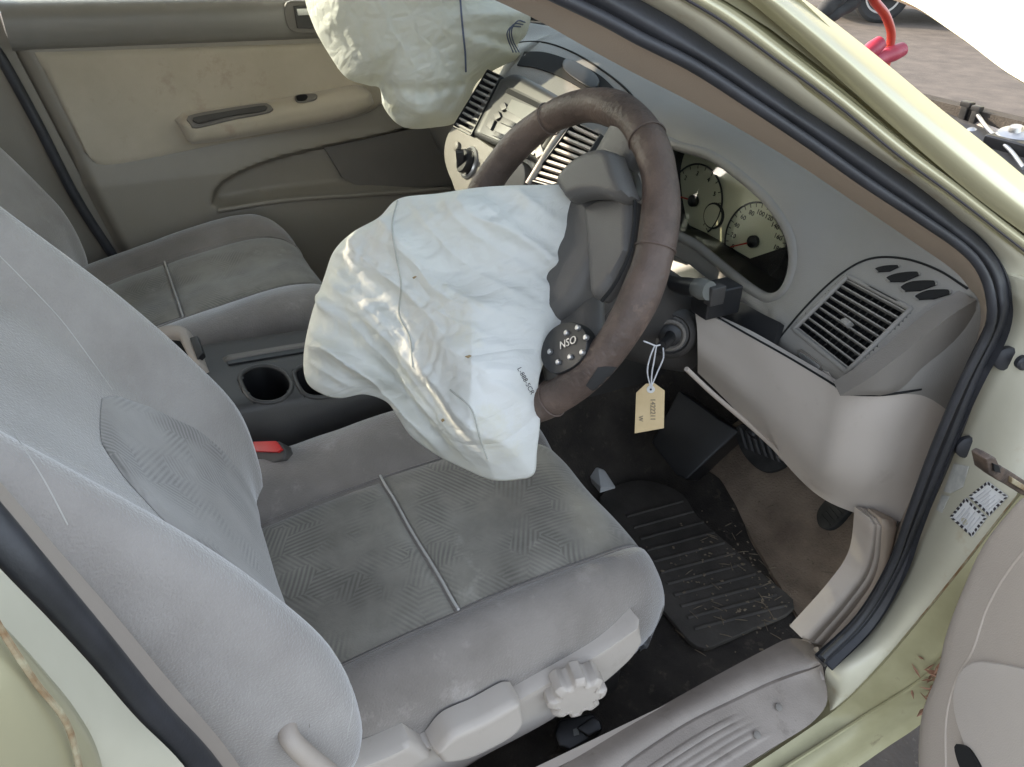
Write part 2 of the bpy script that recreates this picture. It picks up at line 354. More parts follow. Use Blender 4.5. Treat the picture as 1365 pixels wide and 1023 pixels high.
def glassy(name, tint, fac, rough=.02):
    m = bpy.data.materials.new(name); m.use_nodes = True; nt = m.node_tree; nt.nodes.clear(); L = nt.links.new
    o = nt.nodes.new('ShaderNodeOutputMaterial'); t = nt.nodes.new('ShaderNodeBsdfTransparent'); t.inputs[0].default_value = (*tint, 1)
    g = nt.nodes.new('ShaderNodeBsdfGlossy'); g.inputs['Roughness'].default_value = rough; fr = nt.nodes.new('ShaderNodeFresnel'); fr.inputs[0].default_value = fac
    mx = nt.nodes.new('ShaderNodeMixShader'); L(fr.outputs[0], mx.inputs[0]); L(t.outputs[0], mx.inputs[1]); L(g.outputs[0], mx.inputs[2]); L(mx.outputs[0], o.inputs[0]); return m
M['glass'] = glassy('window_glass', (.86, .9, .88), 1.45)
M['lens'] = glassy('gauge_lens', (.9, .9, .88), 1.22)
M['tint'] = glassy('sun_dimming_glass', (.30, .32, .31), 1.4)  # tint added to weaken the sun coming through the rear window

# ================================================================== SETTING
g = mesh('ground', [(-150, -150, 0), (150, -150, 0), (150, 150, 0), (-150, 150, 0)], [(0, 1, 2, 3)], M['asphalt']); g['kind'] = 'structure'

# ================================================================== THE CAR
car = thing('car', 'pale gold right-hand-drive sedan with beige interior, hanging deployed airbags and driver door open', 'car')
def FRAME(off):     # plane of the driver's door opening, leaning in above the belt line
    return SF(lambda P: P[0] - (.70 + off - .36*max(0.0, P[2]-.90)))

# ---------------------------------------------------- floor
def zfloor(y): return .285 + .95*max(0.0, y-.43)
YS = np.linspace(-1.35, .80, 60); XS = np.linspace(-.70, .672, 50)
G = np.array([[(x, y, zfloor(y) + .05*math.exp(-((x)/.14)**4)*4*(y > -9) + .004*nz((x, y, 0), 6) + .002*nz((x, y, 0), 30)) for x in XS] for y in YS])
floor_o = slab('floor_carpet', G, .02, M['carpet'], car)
FL = SF(lambda P: P[2]-zfloor(P[1])-.006)
def flo(o): return SF(lambda P: P[2]-zfloor(P[1])-o)
# dusty brown carpet of the toe board
A = [(905, 612), (960, 640), (1000, 715), (1045, 790), (1072, 832)]
B = [(985, 560), (1060, 600), (1120, 660), (1150, 720), (1110, 800)]
sheet('toe_carpet', A, B, flo(.010), M['carpetbrown'], floor_o, n=30, k=16, th=.008,
      fn=lambda G, u, v: G + np.array([[[0, 0, .004*nz(p, 25)] for p in r] for r in G]))

# ---------------------------------------------------- far (passenger) door
def yrear(z): return -.525 + (.94-z)*.21
door = None
UP = [(-.702, .930), (-.688, .938), (-.682, .955), (-.681, .978), (-.686, .995), (-.700, 1.008), (-.73, 1.013), (-.80, 1.013)]
G = np.array([[(x, yrear(.94)+.006+t*(1.10), z + .012*(1-t)) for (x, z) in cr(UP, 24)] for t in np.linspace(0, 1, 12)])
pdoor = None
ZS = np.linspace(.34, .952, 110); TS = np.linspace(0, 1, 200)
def inpoly(P, x, y):
    ins = False; j = len(P)-1
    for i in range(len(P)):
        if (P[i][1] > y) != (P[j][1] > y) and x < (P[j][0]-P[i][0])*(y-P[i][1])/(P[j][1]-P[i][1])+P[i][0]: ins = not ins
        j = i
    return ins
def sdf(P, x, y):
    P = np.asarray(P); A_ = P; B_ = np.roll(P, -1, 0); q = np.array([x, y]); d = B_-A_
    t = np.clip(((q-A_)*d).sum(1)/((d*d).sum(1)+1e-9), 0, 1); s = np.linalg.norm(A_+d*t[:, None]-q, axis=1).min()
    return s if inpoly(P, x, y) else -s
def px(P):
    q = np.asarray(P)-CAM; z = q@FX; return W/2+F*(q@RX)/z, H/2-F*(q@UX)/z
pocket = cr([(286, 272), (292, 252), (320, 233), (370, 214), (440, 197), (520, 180), (640, 150), (700, 250), (640, 262), (480, 256), (380, 264), (300, 278)], 60, True)
G = np.zeros((len(TS), len(ZS), 3))
for i, t in enumerate(TS):
    for j, z in enumerate(ZS):
        y = yrear(z)+.010+t*1.02; x = -.700
        x += .016*max(0, min(1, (.74-z)/.06))                  # lower half stands proud
        a, b = px((x, y, z)); s = sdf(pocket, a, b); k = min(1, max(0, s/15+.4)); x -= .045*k*k*(3-2*k)
        r = min(t, 1)*1.02
        x -= .03*max(0, 1-r/.03)**2
        G[i, j] = (x, y, z)
pdoor = slab('passenger_door', G, .05, M['doorplastic'], car)
pdoor['label'] = 'closed far passenger door trimmed in beige cloth'
G = np.array([[(x, yrear(.94)+.010+t*1.02, z+.010*(1-t)) for (x, z) in cr(UP, 24)] for t in np.linspace(0, 1, 12)])
slab('upper_trim', G, .012, M['doortop'], pdoor)
DX = X(-.692)
sheet('cloth_insert', [(46, 70), (150, 67), (300, 62), (430, 58), (500, 62)], [(114, 206), (150, 224), (300, 191), (470, 157), (520, 130)],
      X(-.700), M['doorcloth'], pdoor, n=60, k=24, th=.008, off=.007, edge=.012)
# armrest with pull cup and window switch
def arm(G, u, v):
    return G
arm_o = sheet('armrest', [(233, 160), (250, 150), (310, 142), (380, 131), (440, 119), (478, 114), (492, 122)], [(249, 186), (262, 191), (330, 181), (400, 169), (450, 160), (485, 147), (497, 133)],
      X(-.690), M['doorcloth'], pdoor, n=60, k=24, th=.01, off=.040, edge=.03)
AH = BV(arm_o, .0015)
poly('pull_cup', [(251, 156), (300, 146), (350, 139), (361, 142), (360, 150), (310, 160), (262, 171), (255, 167)], AH, M['taupe'], arm_o, th=.006, off=.003, sm=40, bevel=.001)
poly('pull_cup_shade', [(258, 159), (300, 151), (350, 143), (356, 146), (350, 150), (310, 156), (266, 166), (261, 164)], AH, M['dark'], arm_o, th=.004, off=.005, sm=40)  # dark sheet laid on top paints the shade inside the cup
sw = poly('window_switch', [(393, 131), (400, 128), (420, 127), (423, 131), (418, 135), (398, 138)], AH, M['taupe'], arm_o, th=.004, off=.004, sm=24, bevel=.0008)
poly('switch_rocker', [(395, 132), (401, 130), (410, 130), (407, 136), (398, 137)], AH, M['void'], arm_o, th=.004, off=.006, sm=16)
# speaker grille and pocket lip
poly('speaker_grille', [(431, 196), (480, 186), (600, 160), (640, 245), (560, 250), (480, 250), (455, 236)], X(-.722), M['taupe'], pdoor, th=.012, off=.006, bevel=.003)
pxtube('pocket_lip', [(290, 281), (380, 267), (480, 260), (600, 252)], X(-.682), .006, M['doorplastic'], pdoor, n=30)
# inner release handle
poly('handle_bezel', [(382, 3), (410, 1), (440, 3), (445, 40), (420, 44), (390, 42), (380, 25)], X(-.682), M['taupe'], pdoor, th=.012, off=.006, sm=40, bevel=.002)
poly('release_lever', [(391, 8), (440, 6), (442, 38), (396, 38)], X(-.676), M['dark'], pdoor, th=.008, off=.004, bevel=.002)
poly('lever_grip', [(395, 12), (436, 10), (436, 19), (397, 21)], X(-.670), M['silver'], pdoor, th=.004, off=.002, bevel=.001)
# rear edge: seal and far pillar trim
pxtube('door_seal', [(-25, 40), (4, 82), (50, 165), (100, 262), (146, 334), (190, 400)], X(-.690), .010, M['rubber'], car, n=40)
G = np.array([[(-.715-.0*t, yrear(min(z, .98))+.012-t*(.34 if z < 1.0 else .10), z) for z in np.linspace(.30, 1.36, 20)] for t in np.linspace(0, 1, 8)])
slab('far_pillar_trim', G, .03, M['doorplastic'], car)
# far window frame, roof, screen: they shade the cabin
# ---------------------------------------------------- roof and glass
def roof_pt(s, y): # s -1..1
    return (s*.56, y, 1.42 - .06*s*s - .10*max(0, y+.25)**1.3 - .06*max(0, -1.35-y))
G = np.array([[roof_pt(s, y) for s in np.linspace(-1, 1, 24)] for y in np.linspace(-1.95, -.02, 30)])
n_ = np.array(G); 
Vv = G.reshape(-1, 3); 
slab('roof', G, -.03, M['gold'], car)
def quadsheet(name, c, mt, th=.006, n=10):
    c = [np.array(p, float) for p in c]
    G = np.array([[c[0]*(1-s)*(1-t)+c[1]*s*(1-t)+c[2]*s*t+c[3]*(1-s)*t for t in np.linspace(0, 1, n)] for s in np.linspace(0, 1, n)])
    return slab(name, G, th, mt, car)
def ybase(x): return .70-.48*(abs(x)/.68)**1.8
G = np.array([[(np.array([x, ybase(x), .965])*(1-t)+np.array([x*.79, .02-.23*(x/.7)**2, 1.395-.04*(x/.7)**2])*t) for t in np.linspace(0, 1, 14)] for x in np.linspace(-.655, .655, 30)])
slab('windscreen', G, .004, M['glass'], car)
quadsheet('passenger_window', [(-.735, -.52, 1.0), (-.735, .22, .99), (-.60, -.12, 1.31), (-.60, -.52, 1.345)], M['glass'], .004)
quadsheet('far_rear_window', [(-.735, -1.42, 1.0), (-.735, -.60, 1.0), (-.60, -.60, 1.36), (-.60, -1.42, 1.34)], M['tint'], .004)  # dark pane added to dim the sun patches in the cabin
tube('far_pillar', [(-.71, .30, .94), (-.66, .14, 1.08), (-.60, -.06, 1.24), (-.56, -.21, 1.35)], .032, M['trim'], car, n=30)
tube('far_roof_rail', [(-.57, -.10, 1.375), (-.58, -.6, 1.40), (-.57, -1.3, 1.37), (-.56, -1.9, 1.28)], .03, M['trim'], car, n=30)
tube('near_roof_rail', [(.575, -.22, 1.33), (.585, -.6, 1.39), (.57, -1.3, 1.37), (.56, -1.9, 1.28)], .03, M['gold'], car, n=30)
quadsheet('far_rear_door', [(-.74, -1.45, .32), (-.74, -.56, .32), (-.74, -.56, .99), (-.74, -1.45, 1.0)], M['doorplastic'], .04)
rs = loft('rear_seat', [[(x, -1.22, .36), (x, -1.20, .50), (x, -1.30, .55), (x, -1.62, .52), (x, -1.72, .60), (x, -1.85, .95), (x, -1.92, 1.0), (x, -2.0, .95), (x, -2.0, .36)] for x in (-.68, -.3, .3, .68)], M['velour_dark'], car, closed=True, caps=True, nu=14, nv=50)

# ---------------------------------------------------- seats
ZB = [.40, .47, .50, .58, .66, .74, .81, .89, .94, 1.0, 1.10, 1.16]
YB = [-.355, -.328, -.322, -.318, -.332, -.370, -.412, -.470, -.508, -.55, -.62, -.685]
def yb(z): return float(np.interp(z, ZB, YB))
BP = [(.25, -.21), (.212, -.17), (.196, -.11), (.195, -.05), (.204, -.014), (.222, 0), (.243, -.014), (.268, -.044), (.292, -.060), (.33, -.066), (.395, -.070), (.46, -.066), (.505, -.060), (.535, -.044),
      (.590, -.014), (.620, 0), (.642, -.012), (.652, -.05), (.652, -.11), (.638, -.17), (.59, -.21), (.395, -.225)]
def back_sections():
    S = []
    for z in [.43, .445, .47, .52, .58, .66, .74, .82, .90, .98, 1.06, 1.12, 1.15, 1.165]:
        k = 1.0; dp = 1.0
        if z < .52: k = 1-.30*((.52-z)/.09)**2; dp = 1-.55*((.52-z)/.09)**2
        if z > 1.0: k = 1-.38*((z-1.0)/.165)**2.2; dp = 1-.7*((z-1.0)/.165)**3
        y0 = yb(z); lum = .45+.55*max(0, min(1, (z-.56)/.18))
        S.append([(.388+(x-.388)*k, y0-.10+((dy*lum if .25 < x < .545 and dy > -.08 else dy)+.10)*dp, z + .18*(dy)) for x, dy in BP])
    return S
CP = [(.20, -.17), (.15, -.15), (.130, -.10), (.128, -.045), (.145, .004), (.180, .022), (.222, .018), (.258, .004), (.278, -.003), (.33, -.001), (.40, -.004), (.48, -.001), (.525, -.003), (.545, .006), (.568, .0), (.588, -.025), (.598, -.06), (.598, -.10), (.585, -.13), (.54, -.16)]
CY = [(-.46, .485), (-.42, .503), (-.34, .517), (-.24, .528), (-.12, .538), (-.02, .540), (.04, .532), (.075, .512), (.094, .482), (.098, .45), (.088, .42)]
def cush_sections():
    S = []
    for y, z in CY:
        k = 1 if y < -.02 else 1-.16*((y+.02)/.12)**2
        if z < .49 and y > 0: k = .84-.03*(.49-z)/.07
        fl = 1 if y < .05 else max(.35, 1-.65*((y-.05)/.048)**2)
        S.append([(.36+(x-.36)*k, y-(.02 if False else 0), z+(dz if dz > -.01 else dz*fl)) for x, dz in CP])
    return S
def crease(G):
    out = G.copy()
    for i in range(G.shape[0]):
        for j in range(G.shape[1]):
            p = G[i, j]; out[i, j] = p + np.array([0, 0, 1])*(.0028*nz(p, 9, 3)+.0012*nz(p, 26, 5))
    return out
def side_folds(G):
    out = G.copy()
    for i in range(G.shape[0]):
        for j in range(G.shape[1]):
            p = G[i, j]; w = max(0, min(1, (p[0]-.61)/.03))
            q = .89*p[1]+.45*p[2]; dist = yb(p[2])-p[1]
            f = (abs(math.sin(q*75 + 2.5*nz(p, 4)))**.7-.6)*.0075*math.exp(-(dist/.13)**2)*max(0, min(1, (.92-p[2])/.2))*max(.1, .6+1.0*nz(p, 5, 8)) + .002*nz(p, 9)
            out[i, j] = p + np.array([1, .5, 0])*f*w + np.array([0, .003*nz(p, 7, 2), 0])
    return out
def build_seat(name, mir, dy):
    """mir -1 mirrors the driver's seat to the passenger's side"""
    def tr(o):
        if mir > 0 and dy == 0: return o
        for v in o.data.vertices:
            v.co.x = v.co.x*mir; v.co.y += dy
            if dy:
                if not o.name.startswith('backrest') and v.co.z < .62:
                    e = -v.co.x-.53
                    if e > 0: v.co.x = -(.53+e*1.9); v.co.z += .030*min(1, e/.04)
                v.co.z += .006+.13*max(-.1, v.co.y+.44); v.co.x -= .012
        if mir < 0: o.data.flip_normals()
        return o
    base = box(name, (.37, -.18, .355), (.40, .44, .09), M['dark'], car, .02); tr(base)
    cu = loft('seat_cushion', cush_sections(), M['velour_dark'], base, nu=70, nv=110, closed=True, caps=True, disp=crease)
    bm = bmesh.new(); bm.from_mesh(cu.data); bt = BVHTree.FromBMesh(bm); bm.free()
    def top(x, y):
        r = bt.ray_cast(Vector((x, y, 1.0)), Vector((0, 0, -1))); return r[0].z if r[0] else .5
    def front(x, z):
        r = bt.ray_cast(Vector((x, .6, z)), Vector((0, -1, 0))); return r[0].y if r[0] else .08
    def ins(nm, y0, y1, x0, x1, ft=False):
        G = np.zeros((30, 24, 3))
        for i, s in enumerate(np.linspace(0, 1, 30)):
            for j, t in enumerate(np.linspace(0, 1, 24)):
                y = y0+(y1-y0)*s; k = 1 if y < -.02 else 1-.16*((y+.02)/.12)**2
                x = .36+((x0+(x1-x0)*t)-.36)*k; e = min(min(s, 1-s)*(y1-y0), min(t, 1-t)*(x1-x0)); e = min(1, e/.012)
                G[i, j] = (x, y, top(x, y)+.0015+.0045*math.sqrt(max(0, 1-(1-e)**2)))
        return slab(nm, G, .01, M['hatch'], base)
    parts = [cu, ins('seat_insert', -.172, .088, .276, .528), ins('seat_insert', -.42, -.180, .282, .530)]
    parts.append(tube('seat_seam', [(x, -.176, top(x, -.176)+.004) for x in np.linspace(.272, .532, 12)], .0017, M['piping'], base, n=30, seg=8))
    for xx in (.272, .534):
        parts.append(tube('seat_seam', [(.36+(xx-.36)*(1 if y < -.02 else 1-.16*((y+.02)/.12)**2), y, top(.36+(xx-.36)*(1 if y < -.02 else 1-.16*((y+.02)/.12)**2), y)+.0004) for y in np.linspace(-.40, .085, 24)], .0013, M['velour_dark'], base, n=50, seg=6))
    bk = loft('backrest', back_sections(), M['velour'], base, nu=80, nv=130, closed=True, caps=True, disp=side_folds)
    parts.append(bk)
    for o in parts: tr(o)
    return base, cu, bk
dseat, dcush, dback = build_seat('driver_seat', 1, 0)
pseat, pcush, pback = build_seat('passenger_seat', -1, -.173)
dseat['label'] = 'near driver seat in light grey velour'; pseat['label'] = 'far passenger seat beyond the console'
# driver's backrest: patterned panel and stitched seams
BH = BV(dback)
bm = bmesh.new(); bm.from_mesh(dback.data); bt = BVHTree.FromBMesh(bm); bm.free()
G = np.zeros((44, 28, 3))
for i, z in enumerate(np.linspace(.49, .775, 44)):
    xl = float(np.interp(z, [.49, .60, .68, .73, .76, .775], [.272, .272, .276, .288, .306, .330])); xr = float(np.interp(z, [.49, .60, .68, .73, .76, .775], [.532, .528, .516, .490, .452, .410]))
    for j, t in enumerate(np.linspace(0, 1, 28)):
        x = xl+(xr-xl)*t; r = bt.ray_cast(Vector((x, .4, z)), Vector((0, -1, 0))); e = min(1, min(t, 1-t)*(xr-xl)/.014, (.775-z)/.012)
        G[i, j] = (x, (r[0].y if r[0] else -.4)+.0012+.0045*math.sqrt(max(0, 1-(1-e)**2)), z)
slab('backrest_insert', G, .010, M['hatch_back'], dseat)
pxtube('stitch_line', [(-20, 520), (10, 566), (40, 610), (64, 650), (90, 700)], BH, .0005, M['piping'], dseat, n=120, seg=6)
pxtube('stitch_line', [(-20, 322), (30, 372), (80, 425), (120, 478), (150, 520)], BH, .0005, M['piping'], dseat, n=120, seg=6)
pxtube('stitch_line', [(40, 590), (120, 628), (200, 672), (300, 735), (400, 815), (452, 882), (470, 930), (462, 985)], BH, .0005, M['piping'], dseat, n=120, seg=6)
# side valance, knob, levers
VX = X(.605)
sheet('side_valance', [(440, 1040), (552, 992), (640, 952), (701, 916), (790, 866), (836, 836), (852, 826)], [(590, 1040), (640, 1005), (690, 978), (733, 954), (790, 915), (836, 874), (853, 846)], X(.607), M['beige_lt'], dseat, n=60, k=20, th=.02, off=.008, edge=.008)
sheet('recliner_cover', [(360, 1060), (430, 1030), (500, 1005), (545, 985)], [(420, 1090), (480, 1060), (530, 1030), (575, 1000)], X(.615), M['beige_lt'], dseat, n=30, k=16, th=.02, off=.008, edge=.008)
VV = BV([o for o in bpy.data.objects if o.name.startswith('side_valance')][0], .0006)
ax = np.array([.97, -.20, -.04])
kp = X(.632)(768, 926)
def lobes(t, h): return 1 + .12*math.tanh(2.6*math.cos(8*t)+.6)*(1 if h < .009 else .5 if h < .012 else .15)
lathe('height_knob', [(.012, -.022), (.029, -.020), (.031, -.018), (.031, .004), (.0295, .006), (.026, .0085), (.0235, .0088), (.0232, .0075), (.010, .0080), (.001, .0082)], kp, ax, M['beige_lt'], dseat, seg=120, mod=lobes)
lathe('knob_shaft', [(.02, -.05), (.02, -.02)], kp, ax, M['beige'], dseat)
sheet('height_lever', [(577, 998), (600, 972), (640, 953), (678, 932), (692, 930)], [(584, 1008), (618, 1006), (650, 993), (684, 972), (694, 950)], X(.622), M['beige_lt'], dseat, n=40, k=20, th=.022, off=.010, edge=.009)
rp = X(.662)(392, 992); rq = X(.68)(470, 1060)
tube('recline_lever', [rp-np.array([.02, 0, -.006]), rp, rq], [.008, .0095, .0105], M['beige'], dseat, n=20)
lathe('recline_collar', [(.019, -.01), (.019, .0), (.016, .004), (.012, .004)], rp-np.array([.016, 0, 0]), (1, 0, .1), M['taupe'], dseat)
# buckle
Bk = PL((.165, -.30, .555), (.3, -.6, .8))
b_ = poly('seat_belt_buckle', [(337, 590), (372, 588), (381, 600), (378, 612), (340, 626)], Bk, M['dark'], car, th=.03, bevel=.003)
poly('release_button', [(339, 590), (370, 589), (378, 600), (372, 604), (342, 603)], Bk, M['red'], b_, th=.006, off=.004, bevel=.001)

# ---------------------------------------------------- centre console
KX = [-.105, -.10, -.085, -.05, .0, .06, .10, .125, .135, .14]
def kz(y): return float(np.interp(y, [-.75, -.45, -.33, -.1, .05, .12], [.60, .60, .585, .575, .58, .60]))
S = []
for y in [-.75, -.6, -.45, -.35, -.25, -.12, 0, .08, .14]:
    z = kz(y); S.append([(-.125, y, .30), (-.118, y, z-.10), (-.112, y, z-.02), (-.10, y, z), (-.05, y, z+.004), (.03, y, z+.004), (.09, y, z), (.105, y, z-.02), (.112, y, z-.10), (.12, y, .30)])
cons = loft('centre_console', S, M['dark'], car, nu=90, nv=120)
CH = BV(cons)
cupP = cr([(320, 505), (332, 492), (355, 488), (378, 496), (389, 514), (380, 530), (358, 537), (334, 531)], 40, True)
cup2 = cr([(392, 500), (400, 490), (420, 486), (445, 490), (462, 505), (455, 522), (430, 530), (405, 525)], 40, True)
for cp in (cupP, cup2):
    cut(cons, cp); rim = np.array([CH(*p) for p in cp]); c = rim.mean(0)
    tube('cup_rim', rim, .0035, M['dark'], cons, n=60, closed=True, seg=8)
    V = []; 
    for k in range(7): V += [c+(p-c)*(1-.03*k)+np.array([0, 0, -.014*k]) for p in rim]
    n = len(rim); Fc = [[i*n+j, i*n+(j+1) % n, (i+1)*n+(j+1) % n, (i+1)*n+j] for i in range(6) for j in range(n)] + [[6*n+j for j in range(n)]]
    mesh('cup_well', V, Fc, M['black'], cons)
sheet('console_slot', [(303, 484), (350, 475), (405, 466), (440, 461)], [(305, 488), (352, 480), (407, 471), (442, 466)], CH, M['black'], cons, n=20, k=6, th=.004, off=.003)
sheet('console_rail', [(296, 478), (350, 469), (405, 460), (440, 455)], [(300, 484), (350, 475), (405, 466), (440, 461)], CH, M['taupe'], cons, n=20, k=6, th=.006, off=.006, edge=.003)
# open tray behind the cup holders
sheet('tray_frame', [(205, 445), (225, 437), (248, 438), (258, 452), (268, 475), (276, 492)], [(190, 460), (215, 452), (238, 452), (244, 462), (255, 482), (266, 500)], X(.0) if False else PL((-.06, -.35, .61), (.2, -.3, .9)), M['beige'], cons, n=30, k=8, th=.02, off=.01, edge=.006)
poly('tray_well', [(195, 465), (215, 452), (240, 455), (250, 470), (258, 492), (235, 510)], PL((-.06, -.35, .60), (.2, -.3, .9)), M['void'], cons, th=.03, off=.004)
poly('tray_latch', [(258, 458), (268, 455), (276, 478), (268, 486)], PL((-.06, -.35, .61), (.2, -.3, .9)), M['black'], cons, th=.01, off=.013, bevel=.001)

# ---------------------------------------------------- dashboard
DS = {
 -.72: [(.82, .95), (.60, .99), (.40, .97), (.34, .92), (.32, .86), (.30, .78), (.31, .70), (.36, .62)],
 -.45: [(.84, .96), (.60, 1.0), (.38, .985), (.31, .93), (.285, .86), (.265, .78), (.28, .70), (.34, .62)],
 -.20: [(.86, .97), (.60, 1.01), (.34, 1.00), (.265, .955), (.20, .88), (.165, .80), (.17, .72), (.20, .60)],
 -.13: [(.86, .97), (.60, 1.01), (.31, 1.00), (.215, .955), (.140, .87), (.120, .79), (.125, .70), (.15, .58)],
  .00: [(.86, .97), (.60, 1.01), (.31, 1.0), (.205, .95), (.145, .87), (.115, .79), (.12, .70), (.14, .58)],
  .13: [(.86, .97), (.58, 1.0), (.31, .985), (.215, .94), (.150, .87), (.135, .80), (.15, .72), (.18, .60)],
  .20: [(.85, .97), (.55, .99), (.31, .965), (.255, .925), (.235, .87), (.225, .81), (.225, .74), (.24, .62)],
  .28: [(.84, .965), (.52, .985), (.31, .955), (.268, .915), (.262, .86), (.258, .81), (.255, .75), (.27, .64)],
  .37: [(.83, .96), (.50, .975), (.315, .945), (.276, .915), (.272, .86), (.268, .808), (.26, .76), (.28, .65)],
  .45: [(.82, .955), (.48, .965), (.32, .93), (.280, .895), (.274, .85), (.266, .805), (.25, .765), (.28, .65)],
  .52: [(.80, .95), (.46, .955), (.33, .915), (.295, .875), (.272, .838), (.250, .80), (.235, .765), (.27, .65)],
  .60: [(.76, .945), (.45, .945), (.335, .905), (.295, .865), (.262, .832), (.235, .797), (.235, .765), (.30, .65)],
  .66: [(.72, .94), (.44, .935), (.325, .900), (.290, .865), (.258, .833), (.235, .80), (.245, .765), (.33, .65)],
  .70: [(.70, .93), (.44, .925), (.30, .905), (.34, .86), (.35, .83), (.36, .80), (.38, .76), (.42, .65)]}
for x in DS:
    r = DS[x]; p2 = r[2]; p0 = (max(ybase(x)-.03, p2[0]+.03), .95); r[0] = p0; r[1] = ((p0[0]+p2[0])/2, max(.952, (p0[1]+p2[1])/2)+(.008 if abs(x) < .5 else 0))
dash = loft('dashboard', [[(x, y, z) for y, z in DS[x]] for x in sorted(DS)], M['dash'], car, nu=330, nv=150)
DH = BV(dash)
# instrument cluster
clus = cr([(880, 188), (905, 196), (945, 208), (985, 235), (1025, 272), (1050, 312), (1056, 350), (1046, 385), (1026, 399), (1000, 388), (960, 356), (925, 328), (895, 312), (870, 300), (850, 240), (856, 205)], 80, True)
rimc = np.array([DH(*p) for p in clus]); cut(dash, clus)
fw = np.array([0, .93, -.10])
tube('cluster_lip', rimc+fw*.004, .007, M['dash'], dash, n=140, closed=True, seg=10)
V = []; n = len(rimc)
for k in range(5): V += list(rimc + fw*(.004+.022*k))
ic = mesh('instrument_cluster', V, [[i*n+j, i*n+(j+1) % n, (i+1)*n+(j+1) % n, (i+1)*n+j] for i in range(4) for j in range(n)] + [[4*n+j for j in range(n)]], M['black'], car)
ln = np.linalg.svd(rimc-rimc.mean(0))[2][2]
if ln[1] > 0: ln = -ln
LP0 = rimc.mean(0)+fw*.024
lt = np.array([0, -.93, .37]); LH = PL(LP0+fw*.004, lt); GH = PL(LP0+fw*.045, ln)
# dials behind the lens; cream and black plates paint the lit and shaded parts
poly('dial_sunlit_part', [(862, 195), (905, 200), (945, 210), (985, 238), (1022, 274), (1045, 316), (1045, 330), (1000, 345), (940, 310), (885, 285)], GH, M['dial'], ic, th=.004)
poly('dial_shade', [(870, 300), (885, 285), (940, 310), (1000, 345), (1045, 330), (1052, 350), (1042, 382), (1024, 394), (960, 352), (900, 310)], GH, M['black'], ic, th=.004, off=.001)
def dial(c, ex, ey, a0, a1, labels, needle):
    cc = GH(*c); u = GH(c[0]+1, c[1]+.58)-cc; u /= np.linalg.norm(u); v = np.cross(ln, u); v /= np.linalg.norm(v); u = np.cross(v, ln)
    if v[2] < 0: v = -v
    R = ex; P = []
    for k in range(41):
        a = rad(a0+(a1-a0)*k/40); P.append(cc+ln*.003+R*(math.cos(a)*u+math.sin(a)*v))
    tube('dial_ring', P, .0013, M['dialdark'], ic, n=60, seg=6)
    nl = len(labels)
    for k in range(nl*2-1):
        a = rad(a0+(a1-a0)*k/(nl*2-2)); d_ = math.cos(a)*u+math.sin(a)*v
        tube('dial_tick', [cc+ln*.003+d_*R*.97, cc+ln*.003+d_*R*.88], .0006, M['dialdark'], ic, n=2, seg=4)
    for k, s in enumerate(labels):
        a = rad(a0+(a1-a0)*k/(nl-1)); d_ = math.cos(a)*u+math.sin(a)*v
        text('numeral', s, cc+ln*.003+d_*R*.74, u, ln, .009, M['dialdark'], ic)
    a = rad(needle); d_ = math.cos(a)*u+math.sin(a)*v
    tube('needle', [cc+ln*.005-d_*R*.1, cc+ln*.005+d_*R*.8], [.0016, .0007], M['needle'], ic, n=6, seg=6)
    lathe('needle_hub', [(.008, 0), (.008, .006), (.005, .008)], cc+ln*.003, ln, M['black'], ic, seg=20)
dial((928, 268), .050, .05, 215, -35, ['0', '1', '2', '3', '4', '5', '6', '7'], 190)
dial((1008, 322), .050, .05, 215, -35, ['0', '20', '40', '60', '80', '100', '120', '140', '160', '180', '200', '220'], 215)
# small fuel gauge between them
fc = GH(952, 288); 
lathe('fuel_gauge', [(.018, 0), (.018, .002), (.0165, .003)], fc, ln, M['dialdark'], ic, seg=30)
lathe('fuel_face', [(.0155, .001), (.0155, .0036)], fc, ln, M['dial'], ic, seg=30)
G_ = cr(clus, 60, True)
Vl = [LH(*p) for p in G_]
prism('lens', np.array(Vl), lt, .002, M['lens'], ic)

# driver's outer air vent
def vent(cornerspx, nsl, surf, mt_sl, parent, depth=.03, frame=.004, sub='vent_slat', nvert=0, tilt=.5, thick=.0016, sd_=.007):
    TL, TR, BR, BL = [np.array(surf(*p)) for p in cornerspx]
    nrm = np.cross(TR-TL, BL-TL); nrm /= np.linalg.norm(nrm)
    if nrm@(CAM-TL) < 0: nrm = -nrm
    prism('vent_well', np.array([TL, TR, BR, BL])-nrm*.022, nrm, .004, M['void'], parent)
    ring = [TL, TR, BR, BL]
    for i in range(4): 
        a, b = ring[i], ring[(i+1) % 4]; prism('vent_wall', np.array([a+nrm*.001, b+nrm*.001, b-nrm*.024, a-nrm*.024]), np.cross(b-a, nrm)/np.linalg.norm(b-a), .0015, M['black'], parent)
    dn = (BL-TL)/np.linalg.norm(BL-TL); first = None
    for i in range(nsl):
        t = (i+.5)/nsl; a = TL+(BL-TL)*t; b = TR+(BR-TR)*t; w = nrm*(1-tilt*.4)+dn*(-tilt); w /= np.linalg.norm(w)
        q = np.array([a-nrm*.001, b-nrm*.001, b-nrm*.001-w*sd_, a-nrm*.001-w*sd_]); nn = np.cross(b-a, w); nn /= np.linalg.norm(nn)
        prism(sub, q+nn*thick/2, nn, thick, mt_sl, parent)
    for i in range(nvert):
        t = (i+1)/(nvert+1); a = TL+(TR-TL)*t-nrm*.014; b = BL+(BR-BL)*t-nrm*.014; sx = (TR-TL)/np.linalg.norm(TR-TL)
        prism('vent_fin', np.array([a, b, b-nrm*.007, a-nrm*.007])+sx*.0006, sx, .0012, M['black'], parent)
VS = [(1130, 368), (1214, 412), (1129, 496), (1058, 439)]
